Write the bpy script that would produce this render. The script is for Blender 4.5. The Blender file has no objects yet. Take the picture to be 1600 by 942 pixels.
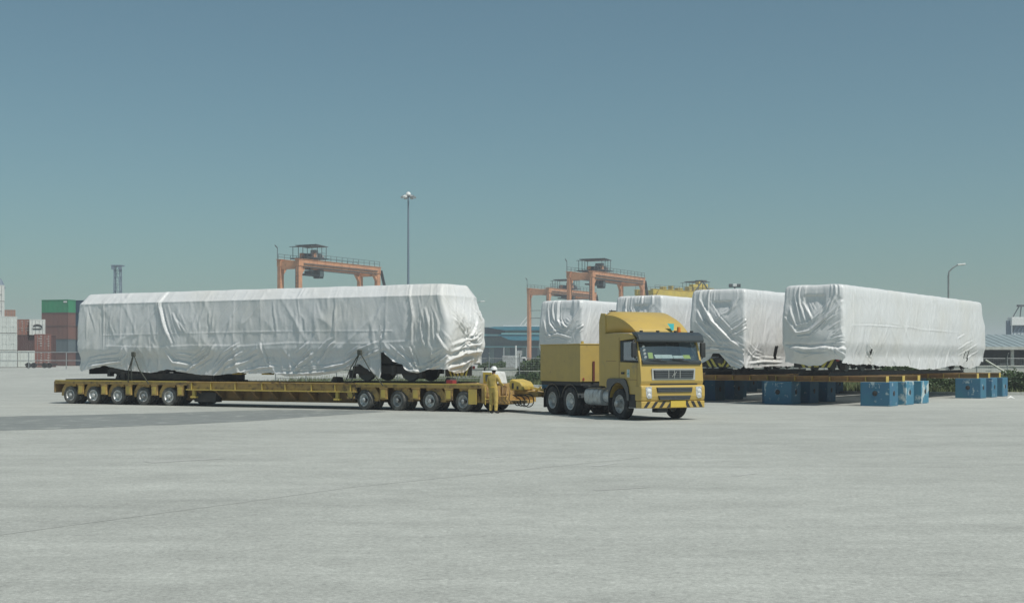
import bpy, bmesh, math, random
import numpy as np
from mathutils import Vector, Matrix, noise as mnoise

random.seed(7)
rng = np.random.default_rng(7)
sc = bpy.context.scene
COL = sc.collection
R = math.radians

# ---------------------------------------------------------------- camera
FPX, HZ, CH = 2100.0, 562.0, 2.0          # focal length and horizon of the 1600 px wide photograph, eye height
cam_d = bpy.data.cameras.new('camera')
cam = bpy.data.objects.new('camera', cam_d)
COL.objects.link(cam)
cam.location = (0, 0, CH)
cam.rotation_euler = (R(90), 0, 0)
cam_d.sensor_width = 36
cam_d.lens = 36 * FPX / 1600
cam_d.shift_y = (HZ - 471) / 1600
cam_d.clip_start = 0.1
cam_d.clip_end = 6000
sc.camera = cam

# ---------------------------------------------------------------- sky, sun, exposure
SUN_EL, SUN_AZ = R(58), math.atan2(1.0, -0.92)
world = bpy.data.worlds.new('World')
sc.world = world
world.use_nodes = True
wn, wl = world.node_tree.nodes, world.node_tree.links
wn.clear()
sky = wn.new('ShaderNodeTexSky')
sky.sky_type = 'NISHITA'
sky.sun_disc = False
sky.sun_elevation = SUN_EL
sky.sun_rotation = SUN_AZ
sky.air_density = 1.0
sky.dust_density = 1.3
sky.ozone_density = 1.6
hs = wn.new('ShaderNodeHueSaturation')
hs.inputs['Saturation'].default_value = 0.84
tint = wn.new('ShaderNodeMix'); tint.data_type = 'RGBA'; tint.blend_type = 'MULTIPLY'
tint.inputs[0].default_value = 1.0
tint.inputs[7].default_value = (0.70, 0.955, 0.905, 1)
bg = wn.new('ShaderNodeBackground')
bg.inputs['Strength'].default_value = 0.075
wo = wn.new('ShaderNodeOutputWorld')
wl.new(sky.outputs[0], hs.inputs['Color'])
wl.new(hs.outputs[0], tint.inputs[6])
wl.new(tint.outputs[2], bg.inputs['Color'])
wl.new(bg.outputs[0], wo.inputs['Surface'])

sun_d = bpy.data.lights.new('sun', 'SUN')
sun_d.energy = 3.65
sun_d.angle = R(0.6)
sun_d.color = (1.0, 0.955, 0.89)
sun = bpy.data.objects.new('sun', sun_d)
COL.objects.link(sun)
sdir = Vector((math.sin(SUN_AZ) * math.cos(SUN_EL), math.cos(SUN_AZ) * math.cos(SUN_EL), math.sin(SUN_EL)))
sun.rotation_euler = sdir.to_track_quat('Z', 'Y').to_euler()
sun.location = (30, -20, 60)

sc.view_settings.view_transform = 'Standard'
sc.view_settings.look = 'None'
sc.view_settings.exposure = 0.0
sc.view_settings.gamma = 1.0
sc.view_settings.use_curve_mapping = False
sc.render.engine = 'CYCLES'
sc.cycles.use_denoising = True
sc.cycles.max_bounces = 8
sc.cycles.transparent_max_bounces = 12
sc.cycles.volume_bounces = 1
sc.cycles.sample_clamp_indirect = 6

# ---------------------------------------------------------------- helpers
def px(x, y_ground):                       # a point of the flat ground seen at a pixel of the photograph
    d = FPX * CH / (y_ground - HZ)
    return ((x - 800) / FPX * d, d)
def pxd(x, d): return (x - 800) / FPX * d
def pz(y, d): return CH - (y - HZ) / FPX * d
def on_plane(O, dr, x, y=None):            # along the upright plane through O with heading dr: distance and height of a pixel
    k = (x - 800) / FPX
    a = (k * O[1] - O[0]) / (dr[0] - k * dr[1])
    d = O[1] + dr[1] * a
    return a if y is None else (a, CH - (y - HZ) / FPX * d)
def sstep(t):
    t = np.clip(t, 0, 1); return t * t * (3 - 2 * t)
def gz(x, y):                              # ground height: the container yard lies a little higher
    return float(0.8 * sstep((y - 112) / 45.0) * sstep((-x - 4) / 14.0))

def mat(name, c, rough=0.6, metal=0.0, c2=None, scale=3.0, lo=0.45, hi=0.65, bump=0.0, bscale=40.0, spec=0.5, detail=6.0, c3=None, scale3=20.0, lo3=0.6, hi3=0.68, stretch=None, coat=0.0, vary=0.0):
    m = bpy.data.materials.new(name); m.use_nodes = True
    n, l = m.node_tree.nodes, m.node_tree.links
    p = n['Principled BSDF']
    p.inputs['Base Color'].default_value = (*c, 1)
    p.inputs['Roughness'].default_value = rough
    p.inputs['Metallic'].default_value = metal
    p.inputs['Specular IOR Level'].default_value = spec
    if coat:
        p.inputs['Coat Weight'].default_value = coat
        p.inputs['Coat Roughness'].default_value = 0.15
    if c2 or bump or c3:
        tc = n.new('ShaderNodeTexCoord'); oi = n.new('ShaderNodeObjectInfo')
        ml = n.new('ShaderNodeMath'); ml.operation = 'MULTIPLY'; ml.inputs[1].default_value = 37.0
        l.new(oi.outputs['Random'], ml.inputs[0])
        ad = n.new('ShaderNodeVectorMath'); ad.operation = 'ADD'
        l.new(tc.outputs['Object'], ad.inputs[0]); l.new(ml.outputs[0], ad.inputs[1])
        src = ad.outputs[0]
        if stretch:
            mp = n.new('ShaderNodeMapping'); mp.inputs['Scale'].default_value = stretch
            l.new(src, mp.inputs['Vector']); src = mp.outputs[0]
        cur = None
        for cc, s, a, b in ((c2, scale, lo, hi), (c3, scale3, lo3, hi3)):
            if not cc: continue
            nz = n.new('ShaderNodeTexNoise'); nz.inputs['Scale'].default_value = s; nz.inputs['Detail'].default_value = detail
            nz.inputs['Roughness'].default_value = 0.62
            l.new(src, nz.inputs['Vector'])
            mr = n.new('ShaderNodeMapRange'); mr.inputs['From Min'].default_value = a; mr.inputs['From Max'].default_value = b
            l.new(nz.outputs['Fac'], mr.inputs['Value'])
            mx = n.new('ShaderNodeMix'); mx.data_type = 'RGBA'
            l.new(mr.outputs[0], mx.inputs[0])
            if cur is None: mx.inputs[6].default_value = (*c, 1)
            else: l.new(cur, mx.inputs[6])
            mx.inputs[7].default_value = (*cc, 1)
            cur = mx.outputs[2]
        if cur is not None and vary:
            vr = n.new('ShaderNodeMapRange'); vr.inputs['To Min'].default_value = 1-vary; vr.inputs['To Max'].default_value = 1+vary*0.4
            l.new(oi.outputs['Random'], vr.inputs['Value'])
            vm = n.new('ShaderNodeVectorMath'); vm.operation = 'SCALE'; l.new(cur, vm.inputs[0]); l.new(vr.outputs[0], vm.inputs['Scale']); cur = vm.outputs[0]
        if cur is not None: l.new(cur, p.inputs['Base Color'])
        if bump:
            nb = n.new('ShaderNodeTexNoise'); nb.inputs['Scale'].default_value = bscale; nb.inputs['Detail'].default_value = 4
            l.new(src, nb.inputs['Vector'])
            bp = n.new('ShaderNodeBump'); bp.inputs['Strength'].default_value = bump; bp.inputs['Distance'].default_value = 0.02
            l.new(nb.outputs['Fac'], bp.inputs['Height']); l.new(bp.outputs[0], p.inputs['Normal'])
    return m

class MB:
    def __init__(s): s.v = []; s.f = []
    def add(s, vs, fs):
        o = len(s.v); s.v += [tuple(v) for v in vs]; s.f += [tuple(i + o for i in f) for f in fs]; return s
    def box(s, x0, x1, y0, y1, z0, z1):
        return s.add([(x0,y0,z0),(x1,y0,z0),(x1,y1,z0),(x0,y1,z0),(x0,y0,z1),(x1,y0,z1),(x1,y1,z1),(x0,y1,z1)],
                     [(0,3,2,1),(4,5,6,7),(0,1,5,4),(1,2,6,5),(2,3,7,6),(3,0,4,7)])
    def beam(s, p0, p1, w, h, up=(0,0,1), w1=None, h1=None):
        p0, p1 = Vector(p0), Vector(p1); d = (p1 - p0).normalized(); u = Vector(up)
        if abs(d.dot(u)) > 0.98: u = Vector((0,1,0))
        a = d.cross(u).normalized(); b = a.cross(d)
        w1 = w if w1 is None else w1; h1 = h if h1 is None else h1
        vs = []
        for p, ww, hh in ((p0,w,h),(p1,w1,h1)):
            for q, r in ((-1,-1),(1,-1),(1,1),(-1,1)): vs.append(p + a*q*ww/2 + b*r*hh/2)
        return s.add(vs, [(0,1,2,3),(7,6,5,4),(0,4,5,1),(1,5,6,2),(2,6,7,3),(3,7,4,0)])
    def tube(s, pts, r, n=8, r1=None):
        pts = [Vector(p) for p in pts]; m = len(pts); vs = []
        t0 = (pts[1]-pts[0]).normalized(); u = Vector((0,0,1)) if abs(t0.z) < 0.9 else Vector((1,0,0))
        a = t0.cross(u).normalized()
        for i, p in enumerate(pts):
            t = (pts[min(i+1,m-1)] - pts[max(i-1,0)]).normalized()
            a = (a - t*a.dot(t)).normalized(); b = t.cross(a)
            rr = r if r1 is None else r + (r1-r)*i/(m-1)
            for k in range(n):
                g = 2*math.pi*k/n; vs.append(p + a*math.cos(g)*rr + b*math.sin(g)*rr)
        fs = [tuple(range(n))[::-1], tuple(range((m-1)*n, m*n))]
        for i in range(m-1):
            for k in range(n): fs.append((i*n+k, i*n+(k+1)%n, (i+1)*n+(k+1)%n, (i+1)*n+k))
        return s.add(vs, fs)
    def cyl(s, p0, p1, r, n=12, r1=None): return s.tube([p0, p1], r, n, r1)
    def prism(s, poly, axis, a0, a1):
        n = len(poly)
        def P(q, a): return (a, q[0], q[1]) if axis == 'x' else (q[0], a, q[1]) if axis == 'y' else (q[0], q[1], a)
        vs = [P(q, a0) for q in poly] + [P(q, a1) for q in poly]
        return s.add(vs, [tuple(range(n)), tuple(range(n, 2*n))[::-1]] + [(i, i+n, (i+1)%n+n, (i+1)%n) for i in range(n)])
    def lathe(s, prof, n=24, c=(0,0,0), axis='y'):
        vs = []; m = len(prof)
        for r, h in prof:
            for k in range(n):
                g = 2*math.pi*k/n; a, b = r*math.cos(g), r*math.sin(g)
                vs.append((c[0]+a, c[1]+h, c[2]+b) if axis == 'y' else (c[0]+a, c[1]+b, c[2]+h))
        fs = [(i*n+k, i*n+(k+1)%n, (i+1)*n+(k+1)%n, (i+1)*n+k) for i in range(m-1) for k in range(n)]
        return s.add(vs, fs)
    def quad(s, a, b, c, d): return s.add([a,b,c,d], [(0,1,2,3)])
    def mesh(s, name, smooth=None):
        me = bpy.data.meshes.new(name); me.from_pydata(s.v, [], s.f)
        bm = bmesh.new(); bm.from_mesh(me); bmesh.ops.recalc_face_normals(bm, faces=bm.faces); bm.to_mesh(me); bm.free()
        if smooth: smooth_mesh(me, smooth)
        return me
def smooth_mesh(me, ang=40):
    me.polygons.foreach_set('use_smooth', [True]*len(me.polygons))
    me.set_sharp_from_angle(angle=R(ang))

def tag(o, label=None, cat=None, group=None, kind=None):
    if label: o['label'] = label
    if cat: o['category'] = cat
    if group: o['group'] = group
    if kind: o['kind'] = kind
    elif cat: o['kind'] = 'thing'
    return o
def link(name, me, m=None, parent=None, loc=(0,0,0), rz=0.0, bevel=0.0, seg=2):
    o = bpy.data.objects.new(name, me); COL.objects.link(o)
    if m is not None:
        if me.materials:
            if me.materials[0] != m:
                o.material_slots[0].link = 'OBJECT'; o.material_slots[0].material = m
        else: me.materials.append(m)
    if parent: o.parent = parent
    o.location = loc; o.rotation_euler = (0,0,rz)
    if bevel:
        b = o.modifiers.new('bevel', 'BEVEL'); b.width = bevel; b.segments = seg; b.limit_method = 'ANGLE'; b.angle_limit = R(40)
        b.harden_normals = False
    return o
def part(name, mb, m, parent=None, smooth=None, bevel=0.0, loc=(0,0,0), rz=0.0, seg=2):
    return link(name, mb.mesh(name, smooth), m, parent, loc, rz, bevel, seg)
def thing(name, label, cat, loc=(0,0,0), rz=0.0, group=None):
    o = bpy.data.objects.new(name, None); COL.objects.link(o); o.empty_display_size = 0.5
    o.location = loc; o.rotation_euler = (0,0,rz)
    return tag(o, label, cat, group)
def text_mesh(body, size, depth=0.004):
    cu = bpy.data.curves.new('lettering', 'FONT'); cu.body = body; cu.size = size; cu.extrude = depth/2
    cu.align_x = 'CENTER'; cu.align_y = 'CENTER'; cu.resolution_u = 2
    t = bpy.data.objects.new('lettering', cu); COL.objects.link(t)
    me = bpy.data.meshes.new_from_object(t)
    bpy.data.objects.remove(t); bpy.data.curves.remove(cu)
    return me

# ---------------------------------------------------------------- materials
M = {}
M['truck'] = mat('truck_paint', (0.53,0.37,0.088), 0.4, c2=(0.47,0.33,0.095), scale=1.3, lo=0.35, hi=0.75, c3=(0.34,0.26,0.12), scale3=2.4, lo3=0.60, hi3=0.80, coat=0.15)
M['ballast'] = mat('ballast_paint', (0.49,0.36,0.105), 0.5, c2=(0.42,0.31,0.105), scale=2.0, lo=0.4, hi=0.7, c3=(0.33,0.22,0.09), scale3=7, lo3=0.64, hi3=0.72, bump=0.1, bscale=9)
M['trailer'] = mat('trailer_paint', (0.50,0.33,0.10), 0.6, c2=(0.38,0.25,0.10), scale=2.2, lo=0.42, hi=0.66, c3=(0.14,0.095,0.06), scale3=3.5, lo3=0.51, hi3=0.68, vary=0.15, bump=0.15, bscale=25)
M['trailer_bright'] = mat('trailer_yellow', (0.55,0.41,0.09), 0.55, c2=(0.45,0.34,0.10), scale=3, c3=(0.2,0.14,0.08), scale3=9, lo3=0.62, hi3=0.74)
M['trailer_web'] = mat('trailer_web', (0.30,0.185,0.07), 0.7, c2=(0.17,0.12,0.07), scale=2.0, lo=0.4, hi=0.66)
M['tyre'] = mat('tyre_rubber', (0.028,0.03,0.031), 0.82, c2=(0.10,0.10,0.095), scale=5, lo=0.45, hi=0.75, spec=0.3)
M['dust_tyre'] = mat('dusty_rubber', (0.055,0.057,0.056), 0.9, c2=(0.17,0.165,0.15), scale=4, lo=0.36, hi=0.66, spec=0.25, vary=0.3)
M['rim'] = mat('rim_steel', (0.66,0.68,0.68), 0.42, 0.25, c2=(0.33,0.31,0.28), scale=7, lo=0.40, hi=0.66, vary=0.45)
M['rim_grey'] = mat('rim_grey', (0.46,0.48,0.48), 0.5, 0.25, c2=(0.28,0.27,0.26), scale=6, lo=0.42, hi=0.68)
M['black'] = mat('black_plastic', (0.022,0.024,0.025), 0.6, c2=(0.05,0.05,0.048), scale=3, lo=0.45, hi=0.7)
M['dark'] = mat('dark_steel', (0.035,0.036,0.037), 0.7, c2=(0.075,0.068,0.06), scale=2.5, lo=0.45, hi=0.7)
M['chassis'] = mat('chassis_black', (0.03,0.033,0.034), 0.7)
M['visor'] = mat('visor_grey', (0.045,0.055,0.06), 0.28, coat=0.3)
M['grille'] = mat('grille_grey', (0.085,0.095,0.10), 0.5)
M['grille_frame'] = mat('grille_frame', (0.52,0.52,0.49), 0.35, 0.3)
M['tank'] = mat('tank_alu', (0.60,0.62,0.62), 0.42, 0.2, c2=(0.42,0.43,0.42), scale=5, lo=0.4, hi=0.7)
M['lamp'] = mat('lamp_lens', (0.72,0.74,0.76), 0.12, 0.3, c2=(0.35,0.37,0.39), scale=14, lo=0.4, hi=0.6)
M['amber'] = mat('amber_lens', (0.62,0.19,0.03), 0.2)
M['red'] = mat('red_paint', (0.30,0.04,0.045), 0.5)
M['oxide'] = mat('oxide_red', (0.12,0.03,0.025), 0.7)
M['teal_mark'] = mat('teal_mark', (0.02,0.36,0.36), 0.5)
M['white'] = mat('white_paint', (0.72,0.73,0.71), 0.5, c2=(0.6,0.61,0.58), scale=4)
M['plate'] = mat('plate_yellow', (0.63,0.45,0.07), 0.5)
M['paper'] = mat('paper', (0.74,0.75,0.70), 0.8, c2=(0.55,0.62,0.55), scale=9)
M['lime'] = mat('lime_card', (0.55,0.62,0.12), 0.7)
M['interior'] = mat('cab_interior', (0.07,0.085,0.09), 0.8)
M['seat'] = mat('seat_cloth', (0.12,0.14,0.15), 0.9)
M['yblack'] = mat('hazard_black', (0.03,0.03,0.03), 0.6)
M['hazard'] = mat('hazard_yellow', (0.55,0.48,0.10), 0.6, c2=(0.36,0.33,0.12), scale=8, lo=0.45, hi=0.7)
M['strap'] = mat('lashing', (0.07,0.075,0.06), 0.85)
M['hose'] = mat('hose_rubber', (0.03,0.03,0.032), 0.5)
M['cov'] = mat('coverall_cloth', (0.55,0.40,0.11), 0.9, c2=(0.46,0.34,0.12), scale=9, bump=0.3, bscale=14)
M['skin'] = mat('skin', (0.23,0.12,0.075), 0.6)
M['hair'] = mat('hair_dark', (0.015,0.013,0.012), 0.7)
M['boot'] = mat('boot_leather', (0.025,0.025,0.025), 0.6)
M['helmet'] = mat('helmet_white', (0.80,0.81,0.80), 0.3)
M['orange'] = mat('crane_orange', (0.60,0.30,0.16), 0.6, c2=(0.42,0.21,0.13), scale=0.5, lo=0.4, hi=0.7, c3=(0.2,0.10,0.07), scale3=1.6, lo3=0.58, hi3=0.75)
M['cyellow'] = mat('crane_yellow', (0.58,0.43,0.06), 0.6, c2=(0.44,0.34,0.07), scale=0.6, lo=0.4, hi=0.7)
M['csteel'] = mat('crane_dark_steel', (0.09,0.105,0.11), 0.6, c2=(0.05,0.06,0.065), scale=1)
M['cgrey'] = mat('crane_grey', (0.35,0.37,0.36), 0.6)
M['galv'] = mat('galvanised', (0.34,0.36,0.36), 0.5, 0.4, c2=(0.25,0.27,0.27), scale=3)
M['pale_pipe'] = mat('pale_pipe', (0.58,0.60,0.52), 0.6, c2=(0.42,0.44,0.38), scale=4)
M['bluegrey'] = mat('blue_grey_steel', (0.14,0.19,0.24), 0.6)
M['teal'] = mat('teal_cladding', (0.02,0.20,0.28), 0.5, c2=(0.02,0.16,0.22), scale=0.4, lo=0.4, hi=0.7)
M['teal_pale'] = mat('pale_teal_trim', (0.17,0.40,0.42), 0.5)
M['teal_dark'] = mat('dark_teal_glass', (0.012,0.055,0.075), 0.3)
M['teal_wall'] = mat('green_grey_wall', (0.13,0.21,0.20), 0.8, c2=(0.09,0.16,0.155), scale=0.3)
M['sheet_roof'] = mat('grey_sheet_roof', (0.27,0.33,0.34), 0.55, c2=(0.21,0.265,0.27), scale=0.6, lo=0.4, hi=0.7)
M['pale_con'] = mat('pale_concrete', (0.46,0.47,0.43), 0.85, c2=(0.36,0.37,0.33), scale=1.5)
M['shed_wall'] = mat('shed_wall', (0.11,0.13,0.13), 0.85, c2=(0.08,0.095,0.095), scale=1.0)
M['bearer'] = mat('bearer_steel', (0.43,0.265,0.11), 0.7, c2=(0.32,0.18,0.09), scale=2.5, lo=0.4, hi=0.66, c3=(0.47,0.32,0.08), scale3=5, lo3=0.6, hi3=0.7)
M['bearer_end'] = mat('bearer_end_lit', (0.62,0.44,0.09), 0.6, c2=(0.5,0.35,0.1), scale=6)  # brown faces and yellow ends put shade and sunlight into the colour
M['bark'] = mat('bark', (0.07,0.05,0.035), 0.9)
M['leaf'] = mat('leaf', (0.085,0.135,0.045), 0.6, c2=(0.045,0.08,0.03), scale=1.6, lo=0.4, hi=0.62)
M['grass'] = mat('grass_blade', (0.10,0.145,0.05), 0.8, c2=(0.16,0.165,0.075), scale=0.35, lo=0.4, hi=0.65)
M['soil'] = mat('verge_soil', (0.13,0.145,0.075), 0.95, c2=(0.20,0.19,0.13), scale=0.5, lo=0.45, hi=0.7, bump=0.4, bscale=6)
M['rubber_white'] = mat('scrap_sheet', (0.7,0.7,0.68), 0.6)
M['glass_dark'] = mat('window_dark', (0.02,0.03,0.035), 0.12)

# blue block paint: chipped to pale concrete
M['block'] = mat('block_paint', (0.042,0.145,0.245), 0.6, c2=(0.038,0.165,0.24), scale=1.4, lo=0.4, hi=0.65, c3=(0.38,0.47,0.48), scale3=3.0, lo3=0.605, hi3=0.66, bump=0.25, bscale=12)
M['block_pale'] = mat('block_paint_worn', (0.06,0.22,0.32), 0.65, c2=(0.05,0.19,0.29), scale=1.2, c3=(0.48,0.55,0.54), scale3=1.7, lo3=0.50, hi3=0.58, bump=0.3, bscale=12)
M['block_shaded'] = mat('block_paint_shaded', (0.033,0.12,0.205), 0.65, c2=(0.03,0.135,0.195), scale=1.4, c3=(0.25,0.33,0.35), scale3=3.6, lo3=0.65, hi3=0.70, bump=0.25, bscale=12)  # same block paint darkened: shade beneath the cars put into the colour
M['stencil'] = mat('stencil_white', (0.42,0.52,0.56), 0.8, c2=(0.05,0.17,0.28), scale=9, lo=0.44, hi=0.56)

# window glass of the truck: see-through with a reflection
def glass(name, tint_c, refl=0.12):
    m = bpy.data.materials.new(name); m.use_nodes = True
    n, l = m.node_tree.nodes, m.node_tree.links; n.clear()
    o = n.new('ShaderNodeOutputMaterial'); t = n.new('ShaderNodeBsdfTransparent'); g = n.new('ShaderNodeBsdfGlossy')
    t.inputs['Color'].default_value = (*tint_c, 1); g.inputs['Roughness'].default_value = 0.04
    lw = n.new('ShaderNodeLayerWeight'); lw.inputs['Blend'].default_value = 0.25
    mr = n.new('ShaderNodeMapRange'); mr.inputs['To Min'].default_value = refl; mr.inputs['To Max'].default_value = 0.7
    mx = n.new('ShaderNodeMixShader')
    l.new(lw.outputs['Fresnel'], mr.inputs['Value']); l.new(mr.outputs[0], mx.inputs[0])
    l.new(t.outputs[0], mx.inputs[1]); l.new(g.outputs[0], mx.inputs[2]); l.new(mx.outputs[0], o.inputs['Surface'])
    return m
M['glass'] = glass('windscreen_glass', (0.75,0.84,0.86), 0.24)

# white wrapping sheet
def wrap_mat(name, base, stain):
    m = bpy.data.materials.new(name); m.use_nodes = True
    n, l = m.node_tree.nodes, m.node_tree.links
    p = n['Principled BSDF']; out = n['Material Output']
    p.inputs['Roughness'].default_value = 0.36; p.inputs['Specular IOR Level'].default_value = 0.55
    tc = n.new('ShaderNodeTexCoord')
    nz = n.new('ShaderNodeTexNoise'); nz.inputs['Scale'].default_value = 0.45; nz.inputs['Detail'].default_value = 5
    l.new(tc.outputs['Object'], nz.inputs['Vector'])
    mr = n.new('ShaderNodeMapRange'); mr.inputs['From Min'].default_value = 0.45; mr.inputs['From Max'].default_value = 0.72
    l.new(nz.outputs['Fac'], mr.inputs['Value'])
    mx = n.new('ShaderNodeMix'); mx.data_type = 'RGBA'
    mx.inputs[6].default_value = (*base, 1); mx.inputs[7].default_value = (*stain, 1)
    l.new(mr.outputs[0], mx.inputs[0]); l.new(mx.outputs[2], p.inputs['Base Color'])
    mp = n.new('ShaderNodeMapping'); mp.inputs['Scale'].default_value = (2.2, 2.2, 1.0)
    l.new(tc.outputs['Object'], mp.inputs['Vector'])
    n1 = n.new('ShaderNodeTexNoise'); n1.noise_type = 'RIDGED_MULTIFRACTAL'; n1.inputs['Scale'].default_value = 0.9; n1.inputs['Detail'].default_value = 3; n1.inputs['Distortion'].default_value = 0.9; n1.inputs['Gain'].default_value = 1.6
    l.new(mp.outputs[0], n1.inputs['Vector'])
    n2 = n.new('ShaderNodeTexNoise'); n2.inputs['Scale'].default_value = 6; n2.inputs['Detail'].default_value = 4; n2.inputs['Distortion'].default_value = 0.8
    l.new(mp.outputs[0], n2.inputs['Vector'])
    b1 = n.new('ShaderNodeBump'); b1.inputs['Strength'].default_value = 0.6; b1.inputs['Distance'].default_value = 0.07
    b2 = n.new('ShaderNodeBump'); b2.inputs['Strength'].default_value = 0.4; b2.inputs['Distance'].default_value = 0.025
    l.new(n1.outputs['Fac'], b1.inputs['Height']); l.new(n2.outputs['Fac'], b2.inputs['Height'])
    l.new(b1.outputs[0], b2.inputs['Normal']); l.new(b2.outputs[0], p.inputs['Normal'])
    tr = n.new('ShaderNodeBsdfTranslucent'); tr.inputs['Color'].default_value = (0.72,0.76,0.76,1)
    ms = n.new('ShaderNodeMixShader'); ms.inputs[0].default_value = 0.22
    l.new(p.outputs[0], ms.inputs[1]); l.new(tr.outputs[0], ms.inputs[2]); l.new(ms.outputs[0], out.inputs['Surface'])
    return m
M['wrap'] = wrap_mat('wrapping_sheet', (0.86,0.865,0.86), (0.82,0.81,0.77))

# ---------------------------------------------------------------- ground
def ground_mat():
    m = bpy.data.materials.new('yard_concrete'); m.use_nodes = True
    n, l = m.node_tree.nodes, m.node_tree.links; p = n['Principled BSDF']
    p.inputs['Roughness'].default_value = 0.88; p.inputs['Specular IOR Level'].default_value = 0.25
    tc = n.new('ShaderNodeTexCoord')
    def nz(scale, detail=5, stretch=(1,1,1), rough=0.6, dist=0.0, rz=0.0):
        mp = n.new('ShaderNodeMapping'); mp.inputs['Scale'].default_value = stretch; mp.inputs['Rotation'].default_value = (0,0,rz)
        l.new(tc.outputs['Object'], mp.inputs['Vector'])
        t = n.new('ShaderNodeTexNoise'); t.inputs['Scale'].default_value = scale; t.inputs['Detail'].default_value = detail
        t.inputs['Roughness'].default_value = rough; t.inputs['Distortion'].default_value = dist
        l.new(mp.outputs[0], t.inputs['Vector']); return t.outputs['Fac']
    def rng_(v, a, b, c, d):
        r = n.new('ShaderNodeMapRange'); r.inputs['From Min'].default_value = a; r.inputs['From Max'].default_value = b
        r.inputs['To Min'].default_value = c; r.inputs['To Max'].default_value = d; l.new(v, r.inputs['Value']); return r.outputs[0]
    def mul(a, b):
        x = n.new('ShaderNodeMath'); x.operation = 'MULTIPLY'; l.new(a, x.inputs[0]); l.new(b, x.inputs[1]); return x.outputs[0]
    v = rng_(nz(0.06, 6), 0.3, 0.7, 0.90, 1.08)                              # broad blotches
    v = mul(v, rng_(nz(0.5, 6, (0.25,1.6,1), rz=R(8)), 0.35, 0.7, 0.95, 1.04))         # worn streaks along the traffic
    v = mul(v, rng_(nz(1.1, 7, (0.07,1.0,1), rough=0.7, rz=R(-6)), 0.58, 0.76, 1.0, 0.88))      # tyre scuffs
    v = mul(v, rng_(nz(0.8, 7, (0.05,0.9,1), rough=0.7, rz=R(14)), 0.58, 0.76, 1.0, 0.82))
    v = mul(v, rng_(nz(26, 3), 0.3, 0.7, 0.84, 1.16))                         # stone grain
    v = mul(v, rng_(nz(90, 2), 0.3, 0.7, 0.78, 1.22))
    v = mul(v, rng_(nz(7, 5, rough=0.7), 0.3, 0.7, 0.87, 1.13))
    v = mul(v, rng_(nz(17, 3), 0.3, 0.7, 0.86, 1.14))
    v = mul(v, rng_(nz(0.28, 8, (0.6,1.4,1), rough=0.72, rz=R(4)), 0.34, 0.66, 0.90, 1.07))
    v = mul(v, rng_(nz(1.6, 8, (0.03,1.0,1), rough=0.75, rz=R(2)), 0.58, 0.78, 1.0, 0.90))
    v = mul(v, rng_(nz(1.4, 7, (0.8,1.1,1), rough=0.72), 0.35, 0.65, 0.92, 1.07))
    v = mul(v, rng_(nz(3.5, 4), 0.66, 0.74, 1.0, 0.9))                         # spots of dirt
    v = mul(v, rng_(nz(0.55, 3, (1,1,1), rough=0.45), 0.70, 0.76, 1.0, 0.80))
    v = mul(v, rng_(nz(1.9, 3, (0.7,1,1), rough=0.5, rz=R(30)), 0.71, 0.76, 1.0, 0.82))
    cm = n.new('ShaderNodeVectorMath'); cm.operation = 'SCALE'; cm.inputs[0].default_value = (0.396, 0.408, 0.376)
    l.new(v, cm.inputs['Scale']); l.new(cm.outputs[0], p.inputs['Base Color'])
    bp = n.new('ShaderNodeBump'); bp.inputs['Strength'].default_value = 0.35; bp.inputs['Distance'].default_value = 0.01
    l.new(nz(60, 3), bp.inputs['Height']); l.new(bp.outputs[0], p.inputs['Normal'])
    return m
M['ground'] = ground_mat()
ys = [-60,-20,0,10,20,30,40,50,60,70,80,90,100] + [100+4*i for i in range(1,20)] + [190,220,260,320,400,600,1000,1600,2400]
xs = [-2400,-1500,-800,-400,-250,-160,-110,-80,-60,-45,-35,-28] + [-26+2*i for i in range(0,14)] + [8,20,40,80,160,300,600,1200,2400]
mb = MB()
mb.v = [(x, y, gz(x, y)) for y in ys for x in xs]
nx = len(xs)
mb.f = [(j*nx+i, j*nx+i+1, (j+1)*nx+i+1, (j+1)*nx+i) for j in range(len(ys)-1) for i in range(nx-1)]
tag(part('ground', mb, M['ground'], smooth=60), kind='structure')

M['patch'] = mat('dark_asphalt', (0.205,0.222,0.212), 0.9, c2=(0.175,0.19,0.183), scale=0.5, lo=0.35, hi=0.7, c3=(0.33,0.345,0.32), scale3=1.3, lo3=0.54, hi3=0.70, detail=9, bump=0.3, bscale=40)
pts = [(-90,655),(0,651),(150,647.5),(300,643.6),(420,640.2),(560,640.6),(600,643.3),(560,646.2),(470,652),(360,660),(240,664.5),(120,669),(0,673),(-110,676)]
poly = []
for i, (a, b) in enumerate(pts):                       # ragged edge of the patch
    a2, b2 = pts[(i+1) % len(pts)]
    P0, P1 = Vector(px(a, b)), Vector(px(a2, b2))
    k = max(2, int((P1-P0).length / 0.3))
    for j in range(k):
        q = P0.lerp(P1, j/k); o = mnoise.noise((q.x*0.5, q.y*0.5, 3.0))*0.7+mnoise.noise((q.x*1.9, q.y*1.9, 7.0))*0.35
        poly.append((q.x + o*0.3, q.y + o))
mb = MB(); mb.add([(a, b, 0.004) for a, b in poly], [tuple(range(len(poly)))])
tag(part('asphalt_patch', mb, M['patch']), kind='structure')

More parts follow.
